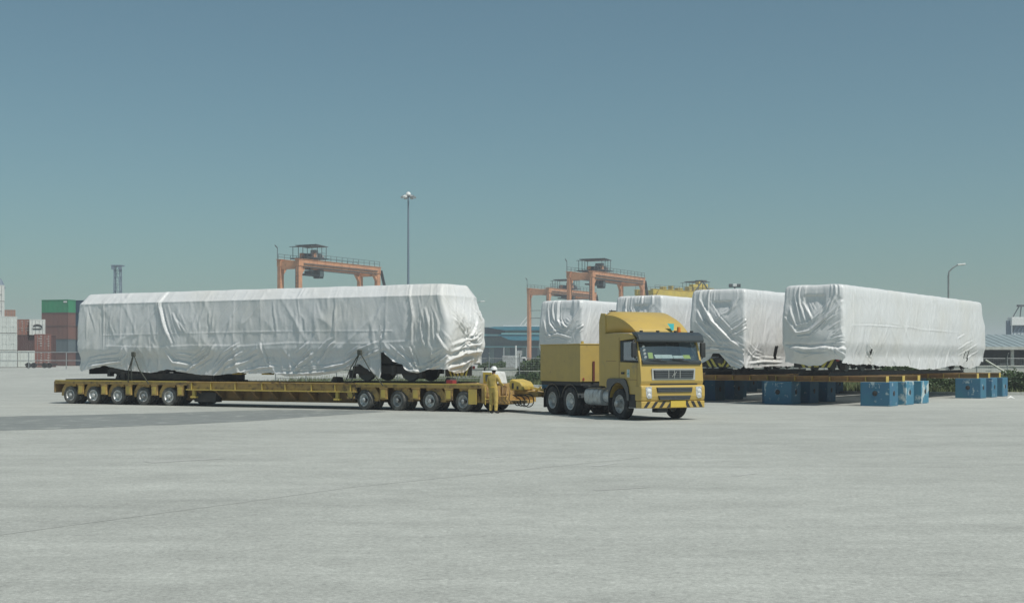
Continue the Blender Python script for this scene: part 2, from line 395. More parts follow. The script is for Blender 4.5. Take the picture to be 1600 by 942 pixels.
# joints, faint paint dashes and a drain line in the yard
M['joint'] = mat('joint_sealer', (0.362,0.37,0.345), 0.9, c2=(0.398,0.408,0.378), scale=1.2, lo=0.4, hi=0.6)
M['dash'] = mat('worn_paint', (0.47,0.48,0.45), 0.8, c2=(0.40,0.41,0.38), scale=3, lo=0.4, hi=0.6)
def strip(name, pa, pb, w, m, z=0.004, wob=0.04):
    A, B = Vector(pa), Vector(pb); k = max(2, int((B-A).length/0.7)); n2 = Vector((-(B-A).y, (B-A).x)).normalized(); v = []; f = []
    for i in range(k+1):
        q = A.lerp(B, i/k); o = mnoise.noise((q.x*0.6, q.y*0.6, 9.1))*wob; ww = w*(0.75+0.5*abs(mnoise.noise((q.x*1.7, q.y*1.7, 2))))
        for s_ in (-1, 1):
            r = q + n2*(o + s_*ww/2); v.append((r.x, r.y, z + gz(r.x, r.y)))
        if i: f.append((2*i-2, 2*i-1, 2*i+1, 2*i))
    mb = MB(); mb.add(v, f); return tag(part(name, mb, m), kind='structure')
strip('pavement_joint', px(-40,841), px(560,760), 0.022, M['joint'])
strip('pavement_joint', px(560,760), px(1010,714), 0.024, M['joint'])
strip('pavement_scuff', px(230,722), px(345,716), 0.45, M['joint'])
strip('pavement_scuff', px(930,766), px(1010,761), 0.12, M['joint'])
strip('painted_dash', px(928,728), px(960,724), 0.16, M['dash'])
strip('painted_dash', px(1148,743), px(1180,739), 0.14, M['dash'])
strip('painted_dash', px(752,716), px(790,712), 0.14, M['dash'])
strip('drain_channel', (-75, 128), (-26, 122), 0.45, M['joint'], z=0.006, wob=0.0)

# ---------------------------------------------------------------- kerb, verge, fence
kp = [(46,74.5),(30,76.5),(21,78.2),(12,92),(2,99.5),(-22,100.5)]
mbk = MB()
for (a, b), (c, d) in zip(kp, kp[1:]):
    n_ = max(1, int(math.hypot(c-a, d-b)/1.0))
    for i in range(n_):
        t0, t1 = i/n_, (i+0.985)/n_
        mbk.beam((a+(c-a)*t0, b+(d-b)*t0, 0.075), (a+(c-a)*t1, b+(d-b)*t1, 0.075), 0.3, 0.15)
tag(part('kerb', mbk, M['pale_con'], bevel=0.015), kind='structure')
vp = kp + [(-22,139),(46,139)]
mb = MB(); mb.add([(a, b+0.05, 0.03) for a, b in vp], [tuple(range(len(vp)))])
tag(part('verge', mb, M['soil']), kind='structure')
def inside(x, y):
    c = False; j = len(vp)-1
    for i in range(len(vp)):
        (xi, yi), (xj, yj) = vp[i], vp[j]
        if (yi > y) != (yj > y) and x < (xj-xi)*(y-yi)/(yj-yi)+xi: c = not c
        j = i
    return c
gv, gf = [], []
while len(gf) < 34000:
    x, y = rng.uniform(-20,45), 74+65*rng.random()**1.5
    if not inside(x, y-0.35): continue
    dn = mnoise.noise((x*0.25, y*0.25, 0))
    if dn < -0.25 and rng.random() < 0.7: continue
    h = (0.16+0.30*rng.random())*(1+0.9*max(dn, -0.4)); a = rng.uniform(0, 6.28); w = 0.035+0.03*rng.random()
    lx, ly = rng.normal(0, 0.1), rng.normal(0, 0.1); k = len(gv)
    gv += [(x-w*math.cos(a), y-w*math.sin(a), 0.02),(x+w*math.cos(a), y+w*math.sin(a), 0.02),(x+lx, y+ly, 0.03+h)]
    gf.append((k, k+1, k+2))
mb = MB(); mb.v, mb.f = gv, gf
me = bpy.data.meshes.new('grass'); me.from_pydata(gv, [], gf)
tag(link('grass', me, M['grass']), 'rough green grass growing on the verge by the fence', 'grass', kind='stuff')

FY = 108.0
fence = thing('wire_fence', 'tall galvanised wire fence running along the grass verge behind everything', 'fence', (0,FY,0))
fx0, nsp, fs = -19.0, 26, 2.45
mp_ = MB().cyl((0,0,-0.1),(0,0,2.28),0.045,8); mp_.tube([(0,0,2.28),(0,-0.12,2.42),(0,-0.28,2.54)],0.025,6)
post_me = mp_.mesh('post', 60)
rail_me = MB().cyl((0,0,0),(fs,0,0),0.028,6).mesh('rail', 60)
wm = MB()
for i in range(13): wm.cyl((fs*i/13,-0.03,0.12),(fs*i/13,-0.03,2.18),0.006,3)
for i in range(11): wm.cyl((0,-0.03,0.15+i*0.2),(fs,-0.03,0.15+i*0.2),0.006,3)
wire_me = wm.mesh('wire_panel')
for i in range(nsp+1):
    link('post', post_me, M['galv'], fence, (fx0+i*fs,0,0))
    if i < nsp:
        for z in (0.5, 1.08, 2.1): link('rail', rail_me, M['pale_pipe'] if z == 1.08 else M['galv'], fence, (fx0+i*fs,0.05,z))
        link('wire_panel', wire_me, M['galv'], fence, (fx0+i*fs,0,0))
part('brace', MB().cyl((38.0,-0.12,1.98),(41.2,-0.6,-0.1),0.075,8), M['pale_pipe'], fence, smooth=60)
part('brace', MB().cyl((42.2,-0.12,1.3),(39.9,-0.4,-0.05),0.04,8), M['pale_pipe'], fence, smooth=60)
w = part('low_wall', MB().box(18,62,0,0.3,-0.1,1.28).box(18,62,-0.08,0.38,1.282,1.42), M['pale_con'], loc=(0,140.5,0), bevel=0.02)
tag(w, 'low pale concrete wall with a capping behind the fence at right', 'wall')
w = part('low_wall', MB().box(-20,12,0,0.3,-0.1,1.0).box(-20,12,-0.08,0.38,1.002,1.12), M['pale_con'], loc=(0,141.5,0), bevel=0.02)
tag(w, 'low pale concrete wall behind the fence beyond the person', 'wall')

def leafy(name, label, cat, loc, lobes, n, size, m, group=None, trunk=None):
    t = thing(name, label, cat, loc, 0, group)
    mb = MB()
    for cx, cy, cz, r in lobes: mb.tube([(0,0,0),(cx*0.4,cy*0.4,cz*0.5),(cx,cy,cz)], trunk or 0.05, 6, 0.012)
    part('stem' if not trunk else 'trunk', mb, M['bark'], t, smooth=60)
    vs, fs_ = [], []
    for i in range(n):
        cx, cy, cz, r = lobes[int(rng.integers(len(lobes)))]
        d = rng.normal(size=3); d /= np.linalg.norm(d); rr = r*(0.45+0.6*rng.random()**0.6)
        rr *= 1+0.35*mnoise.noise(Vector(d*2.3)+Vector((cx,cy,cz)))
        c = np.array((cx,cy,cz))+d*rr*np.array((1,1,0.85))
        if c[2] < 0.03: continue
        a = rng.normal(size=3); a /= np.linalg.norm(a); b = np.cross(a, rng.normal(size=3)); b /= np.linalg.norm(b)
        s_ = size*(0.6+0.8*rng.random()); k = len(vs)
        vs += [tuple(c-a*s_), tuple(c+b*s_*0.45), tuple(c+a*s_), tuple(c-b*s_*0.45)]; fs_.append((k,k+1,k+2,k+3))
    me = bpy.data.meshes.new('foliage'); me.from_pydata(vs, [], fs_)
    link('foliage', me, m, t)
    return t
leafy('bush', 'dark green bush at the kerb by the right edge of the photo', 'bush', (pxd(1588,79.5),79.5,0.03), [(-1.0,0,0.5,0.6),(-0.2,0.2,0.75,0.75),(0.7,0,0.6,0.7),(1.6,0.3,0.7,0.8)], 5200, 0.085, M['leaf'])
leafy('bush', 'low dark bush between the two right-hand groups of blue blocks', 'bush', (pxd(1470,82),82,0.03), [(-0.9,0,0.45,0.55),(0,0.2,0.55,0.6),(0.9,0.1,0.4,0.5)], 3600, 0.085, M['leaf'])
leafy('bush', 'rounded green bush behind the fence just left of the truck box', 'bush', (pxd(834,121),121,0.03), [(-0.4,0,1.2,0.9),(0.5,0.2,1.5,0.9),(0.2,-0.2,0.7,0.8),(-0.9,0.2,0.7,0.7)], 5200, 0.11, M['leaf'])
leafy('bush', 'low scrubby bush at the foot of the fence beyond the drawbar', 'bush', (pxd(826,106),106,0.03), [(-0.5,0,0.4,0.45),(0.4,0.1,0.5,0.5)], 2600, 0.08, M['leaf'])
leafy('bush', 'loose bush under the rightmost wrapped car seen above its bearers', 'bush', (pxd(1415,95),95,0.03), [(-1.2,0,1.0,0.7),(0,0.2,1.15,0.8),(1.1,0.1,0.9,0.7)], 4200, 0.09, M['leaf'])

# ---------------------------------------------------------------- wheels
def tyre_mesh(Rr, w, rr):
    p = [(rr,-w*0.42),(rr+0.03,-w*0.5),(Rr*0.86,-w*0.52),(Rr*0.965,-w*0.47),(Rr,-w*0.38)]
    for k in (-0.22,-0.02,0.18):                       # tread grooves
        p += [(Rr,w*k-0.0),(Rr-0.014,w*k+0.004),(Rr-0.014,w*k+0.018),(Rr,w*k+0.022)]
    p += [(Rr,w*0.38),(Rr*0.965,w*0.47),(Rr*0.86,w*0.52),(rr+0.03,w*0.5),(rr,w*0.42)]
    return MB().lathe(p, 32).mesh('wheel', 35)
def rim_mesh(rr, w, dish, hub, hubr):                  # outer face towards -y
    o = -w*0.44
    mb = MB().lathe([(rr+0.012,o+0.02),(rr+0.012,o-0.008),(rr-0.012,o-0.012),(rr-0.035,o+0.02),(rr-0.05,o+dish*0.6),(rr*0.70,o+dish),(hubr*1.5,o+dish*0.9),(hubr*1.2,o+dish*0.8),(hubr*1.1,o+dish-hub),(hubr*0.8,o+dish-hub-0.015),(0.0,o+dish-hub-0.018)], 28)
    for k in range(10):
        g = 2*math.pi*k/10; c = (hubr*1.62*math.cos(g), 0, hubr*1.62*math.sin(g))
        mb.cyl((c[0],o+dish+0.01,c[2]),(c[0],o+dish-0.04,c[2]),0.016,6)
    mb.lathe([(rr+0.012,o+0.02),(rr+0.012,w*0.4),(rr-0.03,w*0.4),(rr*0.6,w*0.15),(0.0,w*0.15)], 28)
    return mb.mesh('rim', 35)

# ---------------------------------------------------------------- wrapped rail cars
UA = (0.882, -0.471); NA = (0.471, 0.882); OA = (-20.2, 61.3)          # trailer: heading, away from the camera, rear near-side wheel
def seg_d(P, Z, a, b):
    dx, dz = b[0]-a[0], b[1]-a[1]; L2 = dx*dx+dz*dz+1e-9
    t = np.clip(((P-a[0])*dx+(Z-a[1])*dz)/L2, 0, 1)
    ex, ez = P-a[0]-t*dx, Z-a[1]-t*dz
    sgn = np.sign(dx*ez-dz*ex)
    return np.sqrt(ex*ex+ez*ez), t, sgn
FS = [1.0]
def fold(D, P, Z, pts, amp, w, ends=(0.0,0.0), asym=0.5):
    pts = [tuple(p) for p in pts]
    Ls = [math.dist(a, b) for a, b in zip(pts, pts[1:])]; tot = sum(Ls)+1e-9
    x0 = min(p[0] for p in pts)-4*w; x1 = max(p[0] for p in pts)+4*w; z0 = min(p[1] for p in pts)-4*w; z1 = max(p[1] for p in pts)+4*w
    idx = np.where((P > x0)&(P < x1)&(Z > z0)&(Z < z1))
    if len(idx[0]) == 0: return
    Pp, Zz = P[idx], Z[idx]; best = np.full(Pp.shape, 1e9); bt = np.zeros(Pp.shape); bs = np.zeros(Pp.shape); acc = 0
    for (a, b), L in zip(zip(pts, pts[1:]), Ls):
        d, t, s = seg_d(Pp, Zz, a, b); k = d < best
        best = np.where(k, d, best); bt = np.where(k, (acc+t*L)/tot, bt); bs = np.where(k, s, bs); acc += L
    prof = np.sin(np.pi*np.clip(bt, 0.0, 1.0))**0.6
    prof = np.maximum(prof, np.where(bt < 0.5, ends[0]*(1-bt*2), ends[1]*(bt*2-1)))
    s = best*bs/w
    s = s*1.2
    D[idx] += FS[0]*amp*prof*(np.exp(-np.abs(s)**1.35)-asym*np.exp(-((s-1.7)/1.1)**2))

def fnoise(P, Z, fx, fz, seed, octv=2):
    out = np.empty(P.size); p, z = P.ravel(), Z.ravel()
    for i in range(p.size): out[i] = mnoise.fractal((p[i]*fx, z[i]*fz, seed), 1.0, 2.0, octv)
    return out.reshape(P.shape)

def wrapped_car(name, label, O, ang, z0, L, W, hem, folds, seed, extra=None, endlean=(0.12,0.12), tuck=0.16, tuckw=0.75, chamfer=False, fs=0.8, cr=0.42, nfold=60, group='wrapped rail cars', slots=()):
    """Rail car under a white sheet; local x along the car, y=0 the side in view, z=0 the rail top.
    hem, folds and extra are given in (perimeter position, height); p<0 is the end at x=0, p>L the end at x=L."""
    t = thing(name, label, 'rail car', (O[0],O[1],z0), ang, group)
    r = random.Random(seed); FS[0] = fs
    H0, HS, HT = 0.55, 3.38, 3.85
    # perimeter of a rounded rectangle
    rc = 0.16; step = 0.045; C = []
    def arc(cx, cy, a0, a1, n=6):
        for i in range(n): a = a0+(a1-a0)*i/n; C.append((cx+rc*math.cos(a), cy+rc*math.sin(a)))
    def line(a, b, step):
        n = max(1, int(math.dist(a, b)/step))
        for i in range(n): C.append((a[0]+(b[0]-a[0])*i/n, a[1]+(b[1]-a[1])*i/n))
    line((rc,0),(L-rc,0),step); arc(L-rc,rc,-math.pi/2,0); line((L,rc),(L,W-rc),0.035); arc(L-rc,W-rc,0,math.pi/2)
    line((L-rc,W),(rc,W),0.25); arc(rc,W-rc,math.pi/2,math.pi,4); line((0,W-rc),(0,rc),0.035); arc(rc,rc,math.pi,1.5*math.pi)
    C = np.array(C); n = len(C)
    nxt, prv = np.roll(C,-1,0), np.roll(C,1,0); tg = nxt-prv; tg /= np.linalg.norm(tg,axis=1)[:,None]
    NO = np.stack([tg[:,1], -tg[:,0]], 1)
    # perimeter coordinate: 0..L near side, L..L+W far end, -W..0 the end at x=0
    P1 = np.zeros(n); per = np.cumsum(np.linalg.norm(C-prv,axis=1)); per -= per[0]; per += rc; tot = per[-1]+rc*0.3
    P1 = np.where(per > tot-W-0.4, per-tot, per)
    hz = np.interp(P1, [h[0] for h in hem], [h[1] for h in hem])
    hz = hz+(0.035 if chamfer else 0.055)*np.array([mnoise.noise((p*1.3, seed, 0)) for p in P1])+(0.02 if chamfer else 0.035)*np.array([mnoise.noise((p*5.0, seed, 4)) for p in P1])
    nz_ = 92
    v = (np.linspace(0,1,nz_))[:,None]
    Z = hz[None,:]+(HS-hz[None,:])*v; P = np.repeat(P1[None,:], nz_, 0)
    D = np.zeros(P.shape)
    vis = (P1 > -W-0.5)&(P1 < L+W+0.5)
    D += (0.05 if chamfer else 0.035)*fnoise(P, Z, 0.5, 0.35, seed*1.7, 2)
    D += 0.012*fnoise(P, Z, 2.2, 0.8, seed*2.1, 2)
    mask = np.clip(0.35+1.3*fnoise(P, Z, 0.35, 0.5, seed*3.3, 1), 0.05, 1)
    n1_ = fnoise(P+0.75*Z, Z-0.4*P, 1.0, 0.30, seed*0.7+11, 1); D += cr*0.050*mask*np.clip(1-4.0*np.abs(n1_),0,1)**1.5
    n2_ = fnoise(P-0.85*Z, Z+0.4*P, 1.5, 0.45, seed*0.9+31, 1); D += cr*0.034*(1.05-mask)*np.clip(1-4.5*np.abs(n2_),0,1)**1.5
    n3_ = fnoise(P+0.1*Z, Z, 3.6, 0.5, seed*1.3+51, 1); D += 0.011*mask*np.clip(1-4.0*np.abs(n3_),0,1)**1.5
    for f in folds:                                     # each drawn fold is a crisp ridge with thinner creases beside it
        kw = dict(f[3]) if len(f) > 3 else {}
        fold(D, P, Z, f[0], f[1], f[2]*0.72, **kw)
        if f[1] > 0.04 and len(f[0]) < 6:
            for sg in (-1, 1, 1.9):
                a_, b_ = f[0][0], f[0][-1]; ln = math.dist(a_, b_)+1e-6; ox, oz = -(b_[1]-a_[1])/ln, (b_[0]-a_[0])/ln; off = sg*f[2]*r.uniform(1.5,2.4)
                q = [(x_+ox*off+r.uniform(-.04,.04), z_+oz*off+r.uniform(-.04,.04)) for x_, z_ in f[0]]
                k0 = r.uniform(0,0.35); k1 = r.uniform(0.6,1.0)
                if len(q) == 2: q = [(q[0][0]+(q[1][0]-q[0][0])*k, q[0][1]+(q[1][1]-q[0][1])*k) for k in (k0, (k0+k1)/2, k1)]
                elif k0 > 0.2: q = q[1:]
                if len(q) > 1: fold(D, P, Z, q, f[1]*r.uniform(0.25,0.5), f[2]*r.uniform(0.35,0.5))
    for i in range(nfold):                              # hanging wrinkles: long shallow ones high up, short sharp ones near the hem
        p = r.uniform(-W, L+W); low = r.random() < 0.6
        zb = np.interp(p, [h[0] for h in hem], [h[1] for h in hem])
        za = zb-0.05 if low else r.uniform(1.3,2.3); ln = r.uniform(0.4,1.3) if low else r.uniform(0.7,1.7)
        sl = r.uniform(-0.9,0.9) if low else r.uniform(-0.45,0.45); q = [(p, za)]
        for k in range(1,4): q.append((p+sl*ln*k/3+r.uniform(-0.06,0.06), za+ln*k/3))
        fold(D, P, Z, q, r.uniform(0.02,0.055)*(1 if low else 0.6), r.uniform(0.045,0.11), (0.9 if low else 0,0))
    for i in range(10):                                 # faint sheet seams
        p = (i+0.5)*L/10+r.uniform(-0.5,0.5)
        fold(D, P, Z, [(p, 1.3),(p+r.uniform(-.08,.08),2.3),(p+r.uniform(-.1,.1),3.4)], 0.022, 0.035, (0.5,0.8), 0.0)
    if extra: extra(D, P, Z)
    D -= tuck*sstep((1.38-Z)/tuckw)                      # the skirt draws in under the floor
    D = np.clip(D, -0.34, 0.30)
    X = C[None,:,0]+NO[None,:,0]*D; Y = C[None,:,1]+NO[None,:,1]*D
    ez = sstep((Z-2.3)/1.1)                             # ends lean in towards the top
    fx = np.clip(1-C[:,0]/1.2,0,1)[None,:]; fl = np.clip(1-(L-C[:,0])/1.2,0,1)[None,:]
    X = X+ez*(endlean[0]*fx-endlean[1]*fl)
    Y = Y+0.05*sstep((Z-2.2)/1.2)*(1-2*C[None,:,1]/W)
    rows = [np.stack([X,Y,Z],2)]
    base = rows[0][-1]
    cx, cy = L/2, W/2; roof = []
    rings = [(0.015,0.02,HS+0.02),(0.08,0.14,HS+0.15),(0.15,0.27,HS+0.30),(0.21,0.40,HT-0.03),(0.27,0.46,HT+0.0),(0.7,0.85,HT+0.02),(1.0,1.15,HT+0.03),(1.25,W/2,HT+0.03)] if chamfer else \
            [(0.015,0.012,HS+0.12),(0.03,0.025,HS+0.26),(0.05,0.05,HS+0.36),(0.09,0.10,HS+0.42),(0.15,0.19,HS+0.455),(0.36,0.45,HS+0.475),(0.9,0.95,HT+0.02),(1.25,W/2,HT+0.03)]
    for k, (ix, iy, zz) in enumerate(rings):
        sx, sy = (L/2-ix)/(L/2), max((W/2-iy)/(W/2), 0.0005)
        q = np.stack([cx+(base[:,0]-cx)*sx, cy+(base[:,1]-cy)*sy, np.full(n, zz)],1)
        q[:,2] += 0.02*np.array([mnoise.noise((a*1.1, b*1.1, seed+5.)) for a, b in q[:,:2]])*(1 if k else 0.5)
        fade = max(0, 1-k/3)
        q[:,:2] += NO*(D[-1]*0)[:,None]
        roof.append(q[None])
    V = np.concatenate(rows+roof, 0); m_ = V.shape[0]
    idx = np.arange(m_*n).reshape(m_, n); a = idx[:-1]; b = idx[1:]
    F = np.stack([a, np.roll(a,-1,1), np.roll(b,-1,1), b], 3 if False else 2).reshape(-1,4)
    if slots:                                           # real slits torn in the sheet
        Pq = P1[None,:]; keep = np.ones(len(F), bool)
        zc = V[:-1,:,2].reshape(-1); pc = np.repeat(P1[None,:], m_-1, 0).reshape(-1)
        for s0, s1, q0, q1, lean in slots:
            dp = pc-(s0+(zc-q0)*lean)
            keep &= ~((dp > 0)&(dp < s1-s0)&(zc > q0)&(zc < q1))
        F = F[keep]
    me = bpy.data.meshes.new('wrapping_sheet'); me.from_pydata(V.reshape(-1,3).tolist(), [], F.tolist())
    me.polygons.foreach_set('use_smooth', [True]*len(me.polygons))
    link('wrapping_sheet', me, M['wrap'], t)
    # the car inside and below
    part('body', MB().box(0.55,L-0.55,0.40,W-0.40,1.2,3.25), M['rim_grey'], t, bevel=0.15)
    part('underframe', MB().box(0.5,L-0.5,0.42,W-0.42,0.72,1.15).box(L*0.36,L*0.46,0.4,W-0.4,0.50,0.715).box(L*0.52,L*0.64,0.4,W-0.4,0.46,0.715), M['dark'], t, bevel=0.02)
    for xb in (3.2, L-3.2):
        g = part('bogie', MB().box(xb-1.55,xb+1.55,0.42,0.58,0.30,0.62).box(xb-1.55,xb+1.55,W-0.58,W-0.42,0.30,0.62).box(xb-0.3,xb+0.3,0.585,W-0.585,0.38,0.70)
                 .cyl((xb-0.45,0.4,0.25),(xb-0.45,0.4,0.65),0.12,10).cyl((xb+0.45,0.4,0.25),(xb+0.45,0.4,0.65),0.12,10).box(xb-1.75,xb-1.56,0.45,0.7,0.12,0.45).box(xb+1.56,xb+1.75,0.45,0.7,0.12,0.45), M['dark'], t, bevel=0.015)
        for dx in (-1.05,1.05):
            mbw = MB()
            for y in (0.72, W-0.72): mbw.lathe([(0.0,y-0.07),(0.36,y-0.07),(0.42,y-0.065),(0.42,y+0.05),(0.45,y+0.055),(0.45,y+0.075),(0.0,y+0.08)], 24, (xb+dx,0,0.452))
            mbw.cyl((xb+dx,0.5,0.452),(xb+dx,W-0.5,0.452),0.08,10)
            part('wheelset', mbw, M['csteel'], g, smooth=35)
    for xe, s in ((0.0,1),(L,-1)):                      # buffer beam with striped board and coupler under each end
        part('coupler', MB().box(*sorted((xe+s*0.41,xe+s*0.9)),W/2-0.14,W/2+0.14,0.45,0.71).box(*sorted((xe+s*0.20,xe+s*0.336)),W/2-0.2,W/2+0.2,0.40,0.66), M['dark'], t, bevel=0.03)
        bd = part('striped_board', MB().box(*sorted((xe+s*0.34,xe+s*0.40)),0.45,W-0.45,0.22,0.62), M['yblack'], t)
        sm = MB(); yb = 0.5; xf = xe+s*0.336
        while yb < W-0.75:
            k = 0.24 if yb+0.12 > W/2 else -0.24
            y0_ = yb+max(0,-k); 
            if y0_+k+0.13 > W-0.46: break
            sm.add([(xf,y0_,0.23),(xf,y0_+0.13,0.23),(xf,y0_+0.13+k,0.61),(xf,y0_+k,0.61),(xf-s*0.01,y0_,0.23),(xf-s*0.01,y0_+0.13,0.23),(xf-s*0.01,y0_+0.13+k,0.61),(xf-s*0.01,y0_+k,0.61)],
                   [(0,1,2,3),(4,5,6,7),(0,1,5,4),(1,2,6,5),(2,3,7,6),(3,0,4,7)]); yb += 0.27
        part('stripes', sm, M['hazard'], bd)
        part('tail_lamp', MB().box(*sorted((xe+s*0.28,xe+s*0.335)),0.30,0.44,0.5,0.62), M['red'], t, bevel=0.01)
        part('tail_lamp', MB().box(*sorted((xe+s*0.28,xe+s*0.335)),W-0.44,W-0.30,0.5,0.62), M['red'], t, bevel=0.01)
    return t

# --- car on the trailer (positions read off the photograph as points of its near side)
ZA = 1.13; WA = 2.9; A0 = on_plane(OA, UA, 119); A1 = on_plane(OA, UA, 700); LA = A1-A0
OCA = (OA[0]+UA[0]*A0, OA[1]+UA[1]*A0)
angA = math.atan2(UA[1], UA[0])
def fa(*pts):
    out = []
    for x, y in pts:
        a, z = on_plane(OCA, UA, x, y); out.append((min(a, LA+3), z-ZA))
    return out
EA = (OCA[0]+UA[0]*LA, OCA[1]+UA[1]*LA)
def fe(*pts):
    out = []
    for x, y in pts:
        a, z = on_plane(EA, NA, x, y); out.append((LA+a, z-ZA))
    return out
hemA = [(-WA-1,0.5),(-WA,0.5),(-0.2,0.42)] + fa((122,581),(135,577),(160,571),(185,577),(205,580),(235,582),(258,577),(285,582),(310,586),(335,586),(372,582),(395,584),(420,582),(445,588),(490,587),(520,583),(545,574),(556,568),(572,577),(588,589),(592,592),(593.5,550),(599,549),(603,556),(612,564),(625,570),(636,580),(650,583),(668,577),(690,577)) + [(LA,0.52)] + fe((712,583),(728,582),(737,572),(748,566)) + [(LA+WA+1,0.6)]
fl = []
def F(pts, amp, w, **k): fl.append((pts, amp, w, k))
F(fa((246,457),(249,480),(258,510),(268,536)), 0.13, 0.10, ends=(1,0.3)); F(fa((268,488),(285,520)), 0.06, 0.08); F(fa((277,500),(291,520)), 0.05, 0.07)
F(fa((256,548),(268,566),(297,571)), 0.12, 0.12); F(fa((291,578),(325,556),(337,538)), 0.12, 0.11, ends=(0.6,0)); F(fa((332,587),(351,567),(379,549)), 0.13, 0.11, ends=(0.8,0))
F(fa((406,534),(410,552),(416,572)), 0.08, 0.09); F(fa((134,573),(157,569),(185,565),(197,553)), 0.12, 0.10); F(fa((161,457),(162,500),(161,555)), 0.05, 0.06, ends=(0.8,0.4))
F(fa((345,578),(380,566),(405,552)), 0.09, 0.10); F(fa((370,583),(400,575),(430,572)), 0.07, 0.08); F(fa((451,585),(468,568),(491,550)), 0.13, 0.12, ends=(0.5,0))
F(fa((494,568),(515,541),(524,533)), 0.09, 0.09); F(fa((500,576),(535,569),(566,550)), 0.13, 0.10); F(fa((425,583),(470,584),(520,579),(550,568)), 0.09, 0.08)
F(fa((638,457),(645,494),(642,539)), 0.09, 0.08, ends=(0.8,0.2)); F(fa((664,480),(671,508),(669,540)), 0.08, 0.10); F(fa((675,484),(677,520),(681,545)), 0.07, 0.07)
F(fa((655,500),(660,530),(668,552)), 0.06, 0.08); F(fa((681,520),(692,537),(700,552)), 0.09, 0.08); F(fa((600,552),(615,566),(636,579),(651,580)), 0.13, 0.10, ends=(0.7,0.9))
F(fa((639,541),(645,560),(651,580)), 0.11, 0.07, ends=(0,0.9)); F(fa((620,548),(634,563),(649,580)), 0.08, 0.07, ends=(0,0.9)); F(fa((668,575),(685,565),(699,556)), 0.12, 0.09, ends=(0.5,1)); F(fa((651,580),(668,577),(690,568)), 0.10, 0.08)
F(fa((160,524),(236,522),(430,518),(612,517)), 0.018, 0.03, ends=(1,1), asym=0.0); F(fa((120,476),(300,470),(500,464),(690,459)), 0.02, 0.05, ends=(1,1), asym=0.0)
F(fa((165,541),(240,543),(300,540),(380,541),(450,536),(560,537),(640,533)), 0.014, 0.07, ends=(1,1), asym=0.3)
F(fa((588,556),(591,575),(590,590)), 0.06, 0.06, ends=(0.3,1)); F(fa((560,560),(580,552),(596,545)), 0.07, 0.08)
K = fe((726,531))[0]
for q in ((704,494),(700,462),(716,470),(726,480),(738,511),(747,492),(750,520)): F([fe(q)[0], ((fe(q)[0][0]+K[0])/2+0.06,(fe(q)[0][1]+K[1])/2-0.05), K], 0.075, 0.08, ends=(0,0.9))
for q in ((708,548),(716,556),(742,547)): F([K, fe(q)[0]], 0.10, 0.08, ends=(0.9,0))
F(fe((703,562),(722,552),(747,549)), 0.20, 0.16, ends=(0.5,0.8)); F(fe((706,574),(722,570),(740,558)), 0.12, 0.10, ends=(0.5,0.4)); F(fe((742,478),(750,500),(751,528)), 0.10, 0.10); F(fe((731,536),(742,540),(751,536)), 0.09, 0.07)
def exA(D, P, Z):
    D += 0.10*np.exp(-((P-(LA+1.2))/1.6)**2)*np.exp(-((Z-1.9)/0.9)**2)
    D += -0.16*np.exp(-((P-K[0])/0.22)**2-((Z-K[1])/0.2)**2)
carA = wrapped_car('wrapped_rail_car', 'white-wrapped rail car loaded on the long yellow trailer', OCA, angA, ZA, LA, WA, hemA, fl, 3, exA, endlean=(0.10,0.30), tuck=0.14, tuckw=0.5, nfold=110, chamfer=True, fs=1.12, cr=0.7)

# --- four cars standing on blocks at right
EE = (0.561, 0.828); NE = (-0.828, 0.561); ZE = 1.44; LE = 22.2; WE = 2.85
angE = math.atan2(EE[1], EE[0])
CARS = {'E': (14.27,57.85), 'D': (10.70,61.62), 'C': (7.60,67.9), 'B': (3.82,73.2)}
def helpers(O):
    def s(*pts): return [(a, z-ZE) for a, z in (on_plane(O, EE, x, y) for x, y in pts)]
    def e(*pts): return [(-a, z-ZE) for a, z in (on_plane(O, NE, x, y) for x, y in pts)]
    return s, e
def window_dent(p0, p1, z0, z1, depth=0.09):
    def f(D, P, Z):
        D -= depth*sstep((P-p0)/0.2)*sstep((p1-P)/0.2)*sstep((z1-Z)/0.05)*sstep((Z-z0)/0.9)
    return f
# E
O = CARS['E']; s, e = helpers(O); fl = []
hemE = [(-WE-0.6,0.40)] + e((1226,565),(1240,568),(1256,572),(1277,571),(1290,564),(1300,561),(1312,563)) + [(0.0,0.45)] + s((1327,568),(1350,570),(1362,569),(1385,572),(1420,572),(1440,577),(1470,576),(1492,571),(1503,571),(1520,576),(1533,571)) + [(LE,0.45),(LE+WE+1,0.5)]
F(e((1224,497),(1241,520),(1262,517),(1286,497),(1311,471)), 0.14, 0.09, ends=(0.4,0.4)); F(e((1228,477),(1237,502),(1244,516)), 0.09, 0.08); F(e((1241,448),(1244,473),(1257,507)), 0.11, 0.08, ends=(0.8,0.1)); F(e((1234,457),(1248,504)), 0.09, 0.07)
F(e((1248,471),(1266,499)), 0.09, 0.08); F(e((1295,470),(1279,487),(1270,500)), 0.08, 0.07); F(e((1308,452),(1297,470),(1290,486)), 0.10, 0.08, ends=(0.9,0)); F(e((1224,538),(1262,539),(1302,535)), -0.10, 0.06, ends=(1,1), asym=0); F(e((1246,454),(1247,466)), 0.06, 0.05)
for q in (((1296,526),(1312,512)),((1294,530),(1314,524)),((1298,534),(1318,536)),((1280,507),(1305,490)),((1290,515),(1312,500))): F(e(*q), 0.05, 0.06, ends=(0,0.3))
for q in (((1285,548),(1293,542),(1300,556)),((1294,541),(1302,550),(1312,560)),((1300,540),(1312,552),(1322,566)),((1236,547),(1254,553),(1275,551)),((1250,560),(1270,553),(1290,552))): F(e(*q), 0.09, 0.06)
